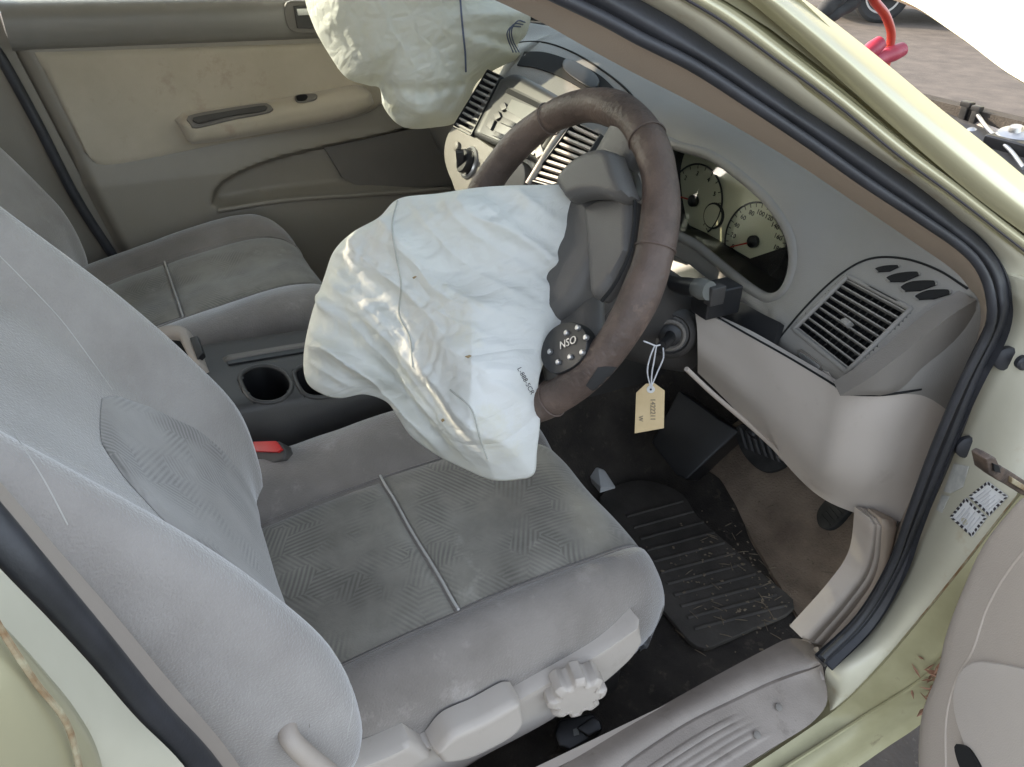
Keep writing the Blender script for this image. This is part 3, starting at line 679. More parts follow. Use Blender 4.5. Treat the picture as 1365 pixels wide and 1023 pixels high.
cut(dash, [(1130, 366), (1217, 412), (1129, 499), (1055, 439)])
# raised vent housing panel
hs = poly('vent_housing', [(1040, 452), (1075, 412), (1125, 366), (1160, 350), (1205, 350), (1250, 364), (1290, 386), (1298, 404), (1270, 418), (1215, 450), (1160, 498), (1118, 524), (1075, 495), (1032, 464)], DH, M['taupe'], dash, th=.004, off=.002, sm=90, bevel=.0015) if False else None
pxtube('vent_gap', [(1030, 462), (1075, 408), (1120, 366), (1160, 345), (1205, 345), (1250, 360), (1290, 385)], BV(dash, .0005), .0012, M['void'], dash, n=60, seg=6)
vent(VS, 10, DH, M['dash'], dash, nvert=9, thick=.0016, tilt=.2)
vd = [tuple(np.array(VS[i])*(1-t)+np.array(VS[(i+1) % 4])*t) for i in range(4) for t in (.0, .03, .3, .6, .97)]
pxtube('vent_frame', vd+[vd[0]], DH, .003, M['dash'], dash, n=90, seg=8)
poly('vent_tab', [(1120, 428), (1128, 424), (1136, 430), (1128, 436)], DH, M['dash'], dash, th=.008, off=.002, bevel=.001)
for q in ([(1166, 358), (1178, 354), (1196, 353), (1199, 356), (1186, 362), (1170, 363)], [(1181, 370), (1196, 364), (1222, 362), (1226, 367), (1205, 376), (1186, 376)],
          [(1200, 383), (1215, 375), (1245, 374), (1248, 380), (1228, 388), (1206, 389)], [(1219, 395), (1236, 387), (1264, 386), (1267, 392), (1245, 399), (1224, 400)]):
    poly('demister_slot', q, BV(dash, .001), M['void'], dash, th=.003, off=.0012)
    pxtube('demister_lip', [q[5], q[0], q[1], q[2], q[3]], BV(dash, .0018), .0010, M['dash'], dash, n=30, seg=6)
poly('vent_wheel_slot', [(1063, 470), (1068, 466), (1090, 482), (1096, 490), (1092, 495), (1070, 482)], BV(dash, .001), M['taupe'], dash, th=.003, off=.0012, sm=24)
poly('vent_wheel', [(1067, 470), (1090, 485), (1092, 491), (1072, 480)], BV(dash, .002), M['silver'], dash, th=.003, off=.002, sm=24)
poly('vent_symbol', [(1096, 494), (1104, 496), (1108, 502), (1100, 502)], BV(dash, .001), M['beige_lt'], dash, th=.001, off=.0008)
# end cap of the dash beside the door
def gridpx(rows, n=30, k=20):
    R_ = [np.array([at(a, b, 'x', c) for a, b, c in r]) for r in rows]; R_ = np.array([cr(r, n) for r in R_]); return np.stack([cr(R_[:, j], k) for j in range(n)], 0)
slab('dash_end_panel', gridpx([[(1120, 528, .648), (1165, 500, .664), (1215, 462, .672), (1262, 425, .680), (1301, 400, .684)], [(1160, 527, .660), (1180, 520, .668), (1220, 500, .674), (1262, 480, .680), (1300, 462, .684)], [(1180, 528, .664), (1200, 526, .668), (1225, 522, .674), (1255, 517, .680), (1290, 512, .685)]]), .02, M['taupe'], dash)
# pale knee panel below
knee = slab('knee_panel', gridpx([
 [(925, 408, .440), (960, 428, .475), (1000, 450, .515), (1050, 478, .562), (1100, 508, .610), (1132, 527, .640), (1175, 527, .662), (1225, 520, .676), (1285, 512, .686)],
 [(929, 436, .452), (965, 462, .487), (1005, 492, .525), (1050, 528, .572), (1092, 562, .614), (1118, 580, .640), (1165, 580, .664), (1215, 578, .677), (1262, 575, .686)],
 [(930, 470, .458), (965, 500, .490), (1002, 535, .525), (1042, 572, .567), (1078, 610, .606), (1105, 630, .636), (1150, 640, .662), (1195, 640, .676), (1232, 640, .686)],
 [(930, 497, .440), (962, 528, .470), (998, 565, .505), (1035, 605, .545), (1072, 645, .585), (1102, 668, .620), (1140, 684, .648), (1172, 692, .668), (1206, 696, .684)]], 50, 34), .012, M['beige_lt'], car)
KH = BV(knee, .001)
pxtube('panel_gap', [(926, 406), (1000, 448), (1050, 476), (1100, 506), (1130, 525)], KH, .0014, M['void'], knee, n=50, seg=6)
pxtube('panel_gap', [(1132, 526), (1170, 527), (1200, 524), (1228, 519)], BV(knee, .002), .0013, M['void'], knee, n=50, seg=6)
pxtube('under_dash_wire', [(915, 492), (950, 525), (1000, 568), (1045, 610), (1060, 628), (1100, 652)], X(.55), .0026, M['beige'], knee, n=40)
poly('wire_clip', [(1040, 600), (1052, 598), (1056, 612), (1044, 616)], X(.553), M['taupe'], knee, th=.01, bevel=.002)
# central pod, radio and climate panel
pod = [(690, 62), (712, 56), (745, 64), (790, 86), (825, 112), (846, 132), (838, 142)]
pxtube('pod_edge', [(668, 62), (700, 56), (730, 58), (765, 71), (800, 92), (830, 115), (846, 134), (838, 142)], BV(dash, .001), .0016, M['void'], dash, n=60, seg=6)
sheet('pod_recess_shade', [(700, 70), (730, 72), (770, 86), (800, 102), (822, 122)], [(690, 88), (716, 92), (748, 104), (780, 122), (806, 138)], BV(dash, .001), M['void'], dash, n=30, k=10, th=.004, off=.002)  # near-black sheet on the dash surface, painted shade of the recess
poly('pod_clock', [(752, 84), (762, 82), (790, 98), (800, 112), (790, 120), (765, 106), (752, 94)], BV(dash, .004), M['black'], dash, th=.005, off=.004, sm=30, bevel=.001)  # black paints in the shade inside the pod
n1 = np.array([0, -.8, .6]); n2 = np.array([0, -.936, .35])
CS1 = lambda o: PL(np.array([0, .172, .91])+n1*(.014+o), n1)
CS2 = lambda o: PL(np.array([0, .128, .83])+n2*(.012+o), n2)
rad_ = sheet('radio_panel', [(668, 106), (690, 100), (730, 120), (762, 140)], [(630, 180), (652, 190), (690, 205), (720, 218)], CS1(0), M['black'], car, n=30, k=20, th=.03, off=.004, edge=.008)  # black rather than dark grey, to paint the shade over the radio
RH = CS1(.004)
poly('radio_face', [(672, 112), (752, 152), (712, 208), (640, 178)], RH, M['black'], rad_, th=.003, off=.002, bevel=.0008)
RH2 = CS1(.006)
poly('cassette_slot', [(677, 118), (748, 152), (744, 158), (674, 124)], RH2, M['void'], rad_, th=.002, off=.002)
poly('display', [(684, 134), (720, 148), (708, 166), (676, 148)], RH2, M['lcd'], rad_, th=.002, off=.003)
for q in ([(668, 142), (675, 138), (678, 146), (671, 150)], [(660, 154), (667, 150), (670, 158), (663, 162)], [(650, 170), (655, 158), (662, 162), (656, 175)], [(672, 158), (690, 166), (686, 173), (668, 165)], [(662, 176), (680, 184), (676, 190), (658, 182)], [(690, 168), (706, 175), (702, 182), (686, 175)]):
    poly('radio_button', q, RH2, M['dark'], rad_, th=.004, off=.004, bevel=.0008)
vent([(650, 94), (667, 102), (628, 180), (605, 168)], 10, CS1(.004), M['dash'], dash, tilt=.1, thick=.0035)
vent([(765, 163), (800, 180), (752, 252), (708, 240)], 10, CS1(.006), M['beige_lt'], dash, tilt=.1, thick=.0035)
pxtube('vent_surround', [(760, 160), (738, 190), (715, 228), (704, 246)], CS1(.006), .005, M['beige_lt'], dash, n=30)
hv = poly('climate_panel', [(612, 168), (640, 186), (668, 204), (700, 222), (690, 260), (620, 262), (603, 240), (594, 210), (598, 182)], CS2(0), M['taupe'], car, th=.03, off=.003, sm=70, bevel=.002)
HH = CS2(.004)
kc = HH(625, 217); kn = np.array([0, -.93, .36])
lathe('dial_bezel', [(.026, -.004), (.026, .002), (.023, .004), (.020, .001)], kc, kn, M['silver'], hv)
lathe('fan_dial', [(.020, 0), (.019, .012), (.017, .014)], kc, kn, M['black'], hv)
box('dial_pointer', kc+kn*.016, (.008, .034, .006), M['dark'], hv, .002, M=np.array([[.55, .83, 0], [.3, -.2, .93], [.77, -.5, -.3]]).T)
lathe('climate_knob', [(.008, 0), (.008, .004), (.006, .005)], HH(610, 196), kn, M['taupe'], hv, seg=24)
poly('hazard_switch', [(712, 196), (722, 194), (726, 206), (716, 212)], CS1(.004), M['beige_lt'], dash, th=.012, off=.002, bevel=.001)

# ---------------------------------------------------- steering column and wheel
TW = rad(29); WC = np.array([.37, 0, .86]); WU = np.array([1.0, 0, 0]); WV = np.array([0, math.sin(TW), math.cos(TW)]); WN = np.array([0, -math.cos(TW), math.sin(TW)])
def wp(u, v, h=0.0): return WC+WU*u+WV*v+WN*h
def WH(h): return PL(WC+WN*h, WN)
th = np.linspace(0, 2*math.pi, 120, endpoint=False)
RR = .1735
Prim = np.array([wp(RR*math.cos(t), RR*math.sin(t)) for t in th])
rr = [.0185+.0007*math.sin(5*t)+.0005*math.sin(13*t) for t in th]
seg = 22; V = []
for i, t in enumerate(th):
    d = WU*math.cos(t)+WV*math.sin(t)
    for k in range(seg):
        a = 2*math.pi*k/seg; r = rr[i]+.0005*noise.noise(Vector((math.cos(t)*9, math.sin(t)*9, a)))
        V.append(Prim[i]+r*(math.cos(a)*d+math.sin(a)*WN))
wheel = mesh('steering_wheel', V, [[i*seg+k, i*seg+(k+1) % seg, ((i+1) % 120)*seg+(k+1) % seg, ((i+1) % 120)*seg+k] for i in range(120) for k in range(seg)], M['leather'], car, 60)
wheel['label'] = 'worn brown leather steering wheel'
# sewn joints across the leather rim
for t in (rad(66), rad(24), rad(-40), rad(128), rad(200), rad(280)):
    d = WU*math.cos(t)+WV*math.sin(t)
    tube('leather_joint', [wp(RR*math.cos(t), RR*math.sin(t))+.0190*(math.cos(a)*d+math.sin(a)*WN) for a in np.linspace(0, 2*math.pi, 24, endpoint=False)], .0011, M['leather'], wheel, n=40, closed=True, seg=6)
# torn patch on the lower rim with its pale stitched edge
RIM = BV(wheel, .0004)
pxtube('torn_edge', [(845, 494), (830, 488), (806, 487), (795, 486), (790, 494), (780, 503), (776, 514), (780, 522), (795, 524), (812, 519)], RIM, .0012, M['piping'], wheel, n=60, seg=6)
sheet('torn_patch', [(797, 490), (812, 489), (830, 491), (843, 496)], [(781, 514), (790, 521), (802, 522), (814, 517)], RIM, M['tyre'], wheel, n=16, k=10, th=.001, off=.0006)
# spokes and hub
def spoke(a, w0, w1, r0=.045, r1=.165, h0=-.022, h1=.0):
    a = rad(a); d = WU*math.cos(a)+WV*math.sin(a); s = -WU*math.sin(a)+WV*math.cos(a); Sx = []
    for t in np.linspace(0, 1, 5):
        r = r0+(r1-r0)*t; w = w0+(w1-w0)*t; h = h0+(h1-h0)*t; c = WC+d*r+WN*h
        Sx.append([c+s*w-WN*.010, c+s*w*.95+WN*.006, c+s*w*.5+WN*.012, c-s*w*.5+WN*.012, c-s*w*.95+WN*.006, c-s*w-WN*.010, c-WN*.014])
    return loft('spoke', Sx, M['hub'], wheel, nu=16, nv=36, closed=True, caps=True)
spoke(75, .040, .030); spoke(-28, .055, .036); spoke(195, .05, .034); spoke(-75 if False else 255, .045, .032)
S = []
for h, s in ((-.060, .62), (-.055, .80), (-.03, .98), (-.01, 1.0), (.006, .95), (.014, .84), (.015, .80)):
    S.append([wp(.085*s*math.copysign(abs(math.cos(t))**.8, math.cos(t))+.02, .078*s*math.copysign(abs(math.sin(t))**.8, math.sin(t))+.012, h) for t in np.linspace(0, 2*math.pi, 24, endpoint=False)])
hub = loft('hub_body', S, M['hub'], wheel, nu=30, nv=72, closed=True, caps=True)
# split cover flaps of the airbag door
sheet('cover_flap', [(748, 250), (755, 232), (775, 212), (800, 200), (822, 205)], [(760, 268), (780, 262), (805, 262), (825, 268), (842, 262)], WH(.030), M['hub'], wheel, n=24, k=12, th=.012, off=.012, edge=.012)
sheet('cover_flap', [(782, 275), (800, 268), (822, 266), (846, 268)], [(790, 395), (802, 400), (818, 380), (842, 332)], WH(.012), M['hub'], wheel, n=24, k=16, th=.012, off=.008, edge=.01)
poly('switch_blank', [(812, 226), (826, 212), (846, 232), (850, 262), (832, 266), (815, 262)], WH(-.004), M['dark'], wheel, th=.012, off=.004, sm=30, bevel=.002)
tube('cover_gap', [WH(.024)(*p) for p in [(846, 268), (845, 300), (838, 340), (820, 378), (802, 402)]], .0018, M['void'], wheel, n=40, seg=6)
# audio buttons
bp_ = WH(.018)
pad = poly('audio_pad', [(724, 480), (726, 460), (736, 442), (754, 431), (772, 432), (784, 446), (784, 466), (772, 486), (750, 498), (734, 496)], bp_, M['black'], wheel, th=.014, off=.003, sm=60, bevel=.0015)
ph = WH(.0225)
for q in [(770, 437), (755, 444), (781, 450), (776, 470), (760, 476), (744, 483), (733, 469)]:
    lathe('audio_button', [(.0028, -.002), (.0028, .0012), (.002, .0018)], ph(*q), WN, M['silver'], wheel, seg=14)
text('audio_pad_lettering', 'NSO', ph(757, 457), ph(775, 450)-ph(740, 465), WN, .0115, M['silver'], wheel)
# column shroud, ignition, stalks
cd = -WN
S = []
for t, a, b, dz in ((.030, .050, .050, 0), (.06, .056, .055, -.002), (.11, .062, .060, -.008), (.16, .062, .062, -.012), (.22, .056, .058, -.015), (.27, .05, .05, -.018)):
    c = WC+cd*t+WV*dz
    S.append([c+WU*a*math.copysign(abs(math.cos(q))**.6, math.cos(q))+WV*b*math.copysign(abs(math.sin(q))**.6, math.sin(q)) for q in np.linspace(0, 2*math.pi, 20, endpoint=False)])
column = loft('steering_column', S, M['dark'], car, nu=40, nv=60, closed=True, caps=True)
ig = at(893, 447, 'x', .438); igd = np.array([.72, -.62, .25])
lathe('ignition_boss', [(.034, -.05), (.033, -.016), (.029, -.006), (.024, -.002), (.022, -.006)], ig, igd, M['dark'], column)
lathe('ignition_ring', [(.019, -.006), (.019, .001), (.016, .003), (.0135, .0)], ig, igd, M['taupe'], column)
lathe('ignition_barrel', [(.0135, -.006), (.0135, .002), (.012, .003)], ig, igd, M['black'], column)
stalk = tube('indicator_stalk', [at(880, 372, 'x', .40), at(905, 380, 'x', .435), at(921, 383, 'x', .455), at(936, 385, 'x', .475)], [.008, .009, .011, .010], M['black'], column, n=20)
tube('stalk_tip', [at(930, 384, 'x', .466), at(938, 386, 'x', .477), at(946, 388, 'x', .486)], [.0115, .0125, .011], M['lcd'], column, n=10)
box('column_bracket', at(955, 398, 'x', .46), (.03, .05, .035), M['black'], column, .003)
box('bracket_clip', at(953, 393, 'x', .485), (.012, .02, .022), M['dark'], column, .002)
sheet('under_dash_cover', [(880, 330), (915, 350), (960, 385), (1010, 415), (1040, 430)], [(870, 390), (900, 400), (935, 412), (990, 440), (1030, 460)], X(.40) if False else PL((.45, .235, .80), (0, -.8, .6)), M['black'], car, n=24, k=10, th=.01)
# heater box, firewall and added light blockers
box('heater_box', (-.04, .33, .48), (.28, .30, .40), M['dark'], car, .03)
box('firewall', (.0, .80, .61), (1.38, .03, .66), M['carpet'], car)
box('light_block_shelf', (.0, .61, .893), (1.34, .38, .012), M['dark'], car)  # unseen shelf added to keep sky light out of the footwell
for sx in (-1, 1): box('light_block_wall', (sx*.692, .62, .60), (.012, .36, .58), M['carpet'], car)  # side walls added against sky light leaking in

# ---------------------------------------------------- pedals
def pedal(name, P, hit, mt, nrib, parent=car):
    o = poly(name, P, hit, mt, parent, th=.014, off=.0, sm=40, bevel=.003)
    return o
BRP = PL((.38, .40, .44), (.1, -.8, .6))
bpd = pedal('brake_pedal', [(980, 572), (1000, 566), (1040, 590), (1050, 610), (1040, 624), (1015, 628), (990, 605)], BRP, M['pedal'], 0)
for k in range(6):
    t = k/5; poly('pedal_rib', [(986+44*t, 574+22*t-4), (990+44*t, 576+22*t-4), (998+44*t, 606+18*t-6), (994+44*t, 604+18*t-6)], BRP, M['rubber'], bpd, th=.004, off=.003)
tube('pedal_arm', [at(1000, 580, 'x', .37), np.array([.36, .50, .58]), np.array([.36, .58, .70])], .010, M['black'], bpd, n=12)
ACP = PL((.52, .433, .44), (.05, -.8, .6))
acc = pedal('accelerator_pedal', [(1088, 690), (1092, 676), (1112, 655), (1128, 650), (1140, 664), (1136, 676), (1118, 698), (1104, 706), (1092, 702)], ACP, M['pedal'], 0)
for k in range(7):
    t = k/6; poly('pedal_rib', [(1094+5*k, 684-5*k+4), (1096+5*k, 682-5*k+4), (1108+5*k, 700-5*k), (1106+5*k, 702-5*k)], ACP, M['pedal'], acc, th=.004, off=.002)
# black footwell box left of the brake pedal
fb = poly('footrest', [(868, 590), (905, 520), (960, 560), (985, 575), (915, 640), (900, 632)], PL((.33, .40, .45), (.3, -.75, .55)), M['black'], car, th=.06, bevel=.004)

# ---------------------------------------------------- driver's airbag
def crumple(P, sd, dirs):
    s = 0
    for (d, fr, am, ph) in dirs:
        q = P@d*fr + 1.1*nz(P, 4, sd) + .25*nz(P, 13, sd) + ph; f = (q % 1.0); tri = 1-abs(f-.62)/(.62 if f < .62 else .38)
        s += am*(tri**2.2 - .35)*max(0, min(1, .7+1.2*nz(P, 6, sd+ph*9)))
    for sc_, am in ((9, .006), (21, .006), (46, .004)):
        d_ = noise.voronoi(Vector(P*sc_)+Vector((nz(P, 9, sd), nz(P, 9, sd+3), sd)))[0]; s += am*(min(.45, d_[1]-d_[0])-.2)
    return s + .004*nz(P, 10, sd+2)
def bag(name, outline, hit, center, mt, parent, Hf, Hb, nr=90, nt_=300, dirs=(), sd=0.0, gather=None, lump=()):
    O = cr(outline, nt_, True); c = np.array(center, float); V = []; Fc = []
    pc = hit(*c); nrm = np.cross(hit(c[0]+10, c[1])-pc, hit(c[0], c[1]+10)-pc); nrm /= np.linalg.norm(nrm)
    if nrm@(CAM-pc) < 0: nrm = -nrm
    for side in (0, 1):
        for i in range(nr+1):
            r = i/nr; rs = r**.85
            for k in range(nt_):
                p = c+(O[k]-c)*rs; P = hit(*p); w = 1-rs**3.2
                if side == 0:
                    h = Hf*w + crumple(P, sd, dirs)*min(1, w*2.2)*(1.0 if gather is None else .5+.7*gather(p))
                    for (lx, ly, lr, la) in lump: h += la*math.exp(-((p[0]-lx)**2+(p[1]-ly)**2)/lr**2)*min(1, w*2)
                else: h = -Hb*w
                V.append(P+nrm*h)
    n1 = (nr+1)*nt_
    for side in (0, 1):
        o = side*n1
        for i in range(nr):
            for k in range(nt_):
                k2 = (k+1) % nt_; q = [o+i*nt_+k, o+i*nt_+k2, o+(i+1)*nt_+k2, o+(i+1)*nt_+k]; Fc.append(q if side == 0 else q[::-1])
    o = mesh(name, V, Fc, mt, parent, 180)
    bm = bmesh.new(); bm.from_mesh(o.data); bmesh.ops.remove_doubles(bm, verts=bm.verts, dist=1e-5); bmesh.ops.recalc_face_normals(bm, faces=bm.faces); bm.to_mesh(o.data); bm.free()
    o.data.shade_smooth(); return o
BN = np.array([.68, -.64, .354]); BN /= np.linalg.norm(BN)
BGH0 = PL((.42, .02, .87), BN)
def BGH(a, b):
    P = BGH0(a, b); k = max(0, min(1, (b-380)/120))*max(0, min(1, (a-560)/100)); return P+(CAM-P)*.085*k
d1 = np.array([.25, .55, .8]); d1 -= BN*(d1@BN); d1 /= np.linalg.norm(d1)
out = [(757, 249), (700, 247), (640, 250), (585, 258), (532, 265), (505, 290), (470, 310), (445, 335), (432, 370), (415, 420), (405, 470), (408, 508), (430, 526), (455, 531), (485, 526), (515, 536), (530, 556), (548, 582), (580, 606), (620, 626), (655, 640), (690, 640), (712, 632), (716, 600), (720, 560), (718, 510), (728, 478), (750, 440), (766, 400), (770, 365), (782, 345), (778, 310), (770, 275)]
dbag = bag('driver_airbag', out, BGH, (610, 420), M['airbag'], car, .056, .03, dirs=[(d1, 11, .016, .2), (d1, 24, .010, .7), (d1*.8+np.array([.3, -.4, .3]), 17, .009, .4), (d1*.9-np.array([.3, -.4, .1]), 31, .005, .1)], sd=1.0,
           lump=[(540, 560, 40, .012), (450, 440, 40, .01), (650, 580, 45, .012), (620, 300, 60, .01)])
dbag['label'] = 'limp white driver airbag hanging from the steering wheel'
BGV = BV(dbag, .0008)
pxtube('airbag_seam', [(530, 268), (523, 300), (528, 340), (535, 380), (532, 420), (546, 450), (550, 490)], BGV, .0010, M['seam'], dbag, n=70, seg=6)
pxtube('airbag_seam', [(600, 520), (628, 545), (640, 585), (650, 612)], BGV, .0010, M['seam'], dbag, n=40, seg=6)
for k in range(3): pxtube('airbag_stitching', [(764+6*k, 292), (770+5*k, 312), (768+6*k, 335), (772+5*k, 362)], BGV, .0008, M['threadgreen'], dbag, n=30, seg=6)
for q in ([(550, 370), (554, 368), (556, 369), (552, 372)], [(620, 476), (626, 474), (629, 475), (624, 478)], [(588, 560), (591, 558), (593, 561), (590, 563)]): poly('stain', q, BGV, M['stain'], dbag, th=.0006, off=.0008)
p0, p1 = BGV(689, 488), BGV(715, 526); o = text('airbag_lettering', 'L-888-5CR', (p0+p1)/2+BN*.004, p1-p0, BN, .0068, M['ink'], dbag, th=0)
for v in o.data.vertices: v.co = Vector(BGV(*px(v.co)))

# ---------------------------------------------------- passenger's airbag
PN = CAM-np.array([-.25, .08, .98]); PN /= np.linalg.norm(PN); PN = PN*np.array([1, 1, .6]); PN /= np.linalg.norm(PN)
PGH = PL((-.30, .12, .95), PN)
out = [(405, -70), (405, -10), (418, 35), (440, 75), (462, 104), (490, 114), (506, 118), (511, 142), (528, 164), (548, 172), (580, 170), (606, 164), (622, 140), (636, 110), (660, 93), (692, 76), (690, 60), (702, 45), (706, 18), (680, 6), (655, -10), (640, -60), (560, -120), (460, -120)]
pbag = bag('passenger_airbag', out, PGH, (545, 20), M['airbag'], car, .11, .11, dirs=[(np.array([.2, .6, .75]), 7, .006, .3), (np.array([.6, .6, -.3]), 9, .005, .6)], sd=4.0, lump=[(565, 148, 24, .022), (535, 150, 10, -.012), (596, 136, 14, -.01)]+[(500+22*k, 116-2*abs(k-3), 9, -.016) for k in range(7)])
pbag['label'] = 'white passenger airbag bulging from the dashboard'
PBV = BV(pbag, .001)
pxtube('airbag_seam', [(612, -20), (616, 30), (620, 70), (621, 96)], PBV, .0016, M['threadblue'], pbag, n=40, seg=6)
for k in range(3): pxtube('airbag_stitching', [(700-3*k, 30+3*k), (690-4*k, 28+4*k), (682-3*k, 40+2*k), (684-3*k, 55), (692-4*k, 70)], PBV, .0012, M['threadblue'], pbag, n=30, seg=6)

# ---------------------------------------------------- driver's door opening
def cri(P, n):
    P = np.array(P, float); Q = np.vstack([2*P[0]-P[1], P, 2*P[-1]-P[-2]]); out = []
    for u in np.linspace(0, len(P)-1.0001, n):
        i = int(u); t = u-i; p0, p1, p2, p3 = Q[i], Q[i+1], Q[i+2], Q[i+3]
        out.append(0.5*((2*p1)+(p2-p0)*t+(2*p0-5*p1+4*p2-p3)*t*t+(3*p1-p0-3*p2+p3)*t**3))
    return np.array(out)
def prof_band(name, C0, C1, off0, off1, mt, parent, n=90, k=10, bulge=0.0, th=.012):
    a = cri(C0, n); b = cri(C1, n); G = np.zeros((n, k, 3))
    for j in range(k):
        t = j/(k-1); h = FRAME(off0+(off1-off0)*t+bulge*math.sin(math.pi*t))
        for i in range(n): G[i, j] = h(*(a[i]*(1-t)+b[i]*t))
    return slab(name, G, th, mt, parent)
cA = [(560, -45), (706, 22), (770, 57), (840, 95), (917, 134), (994, 177), (1071, 224), (1148, 276), (1225, 328), (1270, 360), (1292, 385), (1300, 410), (1296, 450), (1280, 515), (1245, 600), (1200, 690), (1180, 745), (1145, 805), (1090, 868)]
cB = [(620, -60), (765, 8), (810, 30), (850, 52), (922, 88), (998, 137), (1074, 188), (1150, 242), (1226, 292), (1282, 331), (1308, 362), (1320, 400), (1317, 440), (1282, 511), (1244, 599), (1209, 695), (1188, 755), (1150, 822), (1097, 876)]
cC = [(720, -72), (800, -30), (850, -2), (917, 37), (994, 90), (1071, 145), (1148, 196), (1225, 250), (1282, 296), (1325, 337), (1343, 366), (1349, 395), (1344, 434), (1313, 500), (1275, 599), (1228, 707), (1198, 772), (1155, 838), (1099, 890)]
opening = prof_band('pillar_trim', cA, cB, -.030, .004, M['trim'], car, bulge=.006)
# rubber seal as a ribbed band
sealo = prof_band('door_seal', cB, cC, .006, .016, M['rubber'], car, n=110, k=12, bulge=.010, th=.014)
cBi = [tuple(np.array(p)*.96+np.array(q)*.04) for p, q in zip(cB, cC)]
pxtube('seal_lip', cBi, FRAME(.018), .0042, M['rubber'], sealo, n=110, seg=8)
# painted pillar outside the seal
pC = cC[:11]; 
cD = [(770, -80), (850, -32), (902, -2), (960, 33), (1040, 90), (1115, 145), (1190, 207), (1265, 262), (1325, 308), (1380, 352), (1430, 398)]
cE = [(800, -92), (880, -45), (938, -10), (990, 22), (1065, 80), (1135, 135), (1215, 200), (1285, 252), (1345, 300), (1400, 342), (1450, 380)]
cG = [(830, -100), (920, -50), (990, -4), (1030, 28), (1088, 78), (1150, 134), (1228, 202), (1302, 264), (1366, 312), (1420, 350), (1470, 385)]
cI = [(880, -110), (980, -60), (1070, -2), (1110, 28), (1172, 77), (1250, 142), (1322, 199), (1368, 237), (1420, 280), (1470, 320), (1520, 360)]
pil = prof_band('windscreen_pillar', pC, cD, .012, .032, M['goldjamb'], car, k=8, bulge=.004)
prof_band('pillar_flange', cD, cE, .034, .042, M['gold'], pil, k=8, bulge=.004)
prof_band('pillar_groove', cE, cG, .040, .030, M['golddirty'], pil, k=8, bulge=-.004)
prof_band('pillar_outer', cG, cI, .044, .040, M['gold'], pil, k=14, bulge=.016, th=.02)
pxtube('pillar_joint', [tuple(np.array(a)*.8+np.array(b)*.2) for a, b in zip(cD, cE)], FRAME(.043), .0009, M['ink'], pil, n=90, seg=5)
# jamb between the seal and the door skin
jA = [(1343, 366), (1349, 395), (1344, 434), (1313, 500), (1275, 599), (1228, 707), (1198, 772), (1155, 838), (1103, 888), (1102, 925), (1085, 962), (1030, 1000), (960, 1046)]
jB = [(1500, 420), (1490, 470), (1470, 520), (1430, 580), (1357, 664), (1290, 749), (1240, 811), (1186, 876), (1150, 914), (1128, 935), (1102, 955), (1045, 994), (975, 1040)]
joff = [.10, .10, .10, .10, .095, .085, .070, .055, .046, .038, .032, .030, .030]
nj, kj = 100, 24; a = cri(jA, nj); b = cri(jB, nj); oj = np.interp(np.linspace(0, 12, nj), range(13), joff); G = np.zeros((nj, kj, 3))
for i in range(nj):
    for q in range(kj):
        t = q/(kj-1); G[i, q] = FRAME(.012+(oj[i]-.012)*t+.006*math.sin(math.pi*t))(*(a[i]*(1-t)+b[i]*t))
JE = G[:, -1].copy()
jm = slab('door_jamb', G, .004, M['goldjamb'], car)
JH = BV(jm, .0015)
tube('sealant_bead', JE[30:], .0026, M['rust'], jm, samples=False, seg=7)
for q, r in (((1341, 478), 13), ((1289, 596), 12), ((1364, 484), 7)):
    c = JH(*q); lathe('jamb_plug', [(.012 if r > 10 else .007, -.003), (.012 if r > 10 else .007, .002), (.009 if r > 10 else .005, .004)], c, (.85, -.4, .1), M['rubber'], jm, seg=24)
def sticker(C_, label=None):
    o = poly('warning_sticker', C_, JH, M['white'], jm, th=.0008, off=.0012)
    C_ = [np.array(c, float) for c in C_]
    for i in range(4):
        a, b = C_[i], C_[(i+1) % 4]; nn = 5; ctr = sum(C_)/4
        for k in range(nn):
            if k % 1: continue
            p = a+(b-a)*(k+.15)/nn; q = a+(b-a)*(k+.65)/nn
            w = (ctr-(p+q)/2); w = w/np.linalg.norm(w)*3.2
            poly('sticker_stripe', [p, q, q+w, p+w], JH, M['ink'], jm, th=.0006, off=.0022)
    U = C_[1]-C_[0]; Vv = C_[3]-C_[0]
    for k in range(6):
        a = C_[0]+U*.16+Vv*(.2+.115*k); b = a+U*(.66 if k % 2 else .5)
        poly('sticker_print', [a, b, b+Vv*.022, a+Vv*.022], JH, M['faint'], jm, th=.0004, off=.0020)
sticker([(1268, 690), (1289, 664), (1317, 690), (1297, 716)])
sticker([(1293, 662), (1318, 642), (1345, 662), (1320, 688)])
for q in ([(1258, 655), (1272, 618), (1292, 622), (1284, 650), (1268, 658)], [(1248, 680), (1256, 660), (1266, 662), (1256, 684)]):
    poly('paper_residue', q, JH, M['residue'], jm, th=.0006, off=.0006)
# door check strap
hin = poly('door_check_strap', [(1314, 613), (1321, 609), (1329, 612), (1333, 621), (1349, 630), (1372, 645), (1392, 662), (1388, 672), (1362, 660), (1343, 648), (1330, 641), (1318, 632)], X(.815), M['hinge'], car, th=.014, bevel=.002)
poly('strap_slot', [(1322, 617), (1329, 620), (1331, 629), (1323, 627)], X(.815), M['void'], hin, th=.004, off=.002)
poly('strap_slot', [(1345, 634), (1380, 656), (1376, 661), (1344, 642)], X(.815), M['rust'], hin, th=.004, off=.003, bevel=.001)
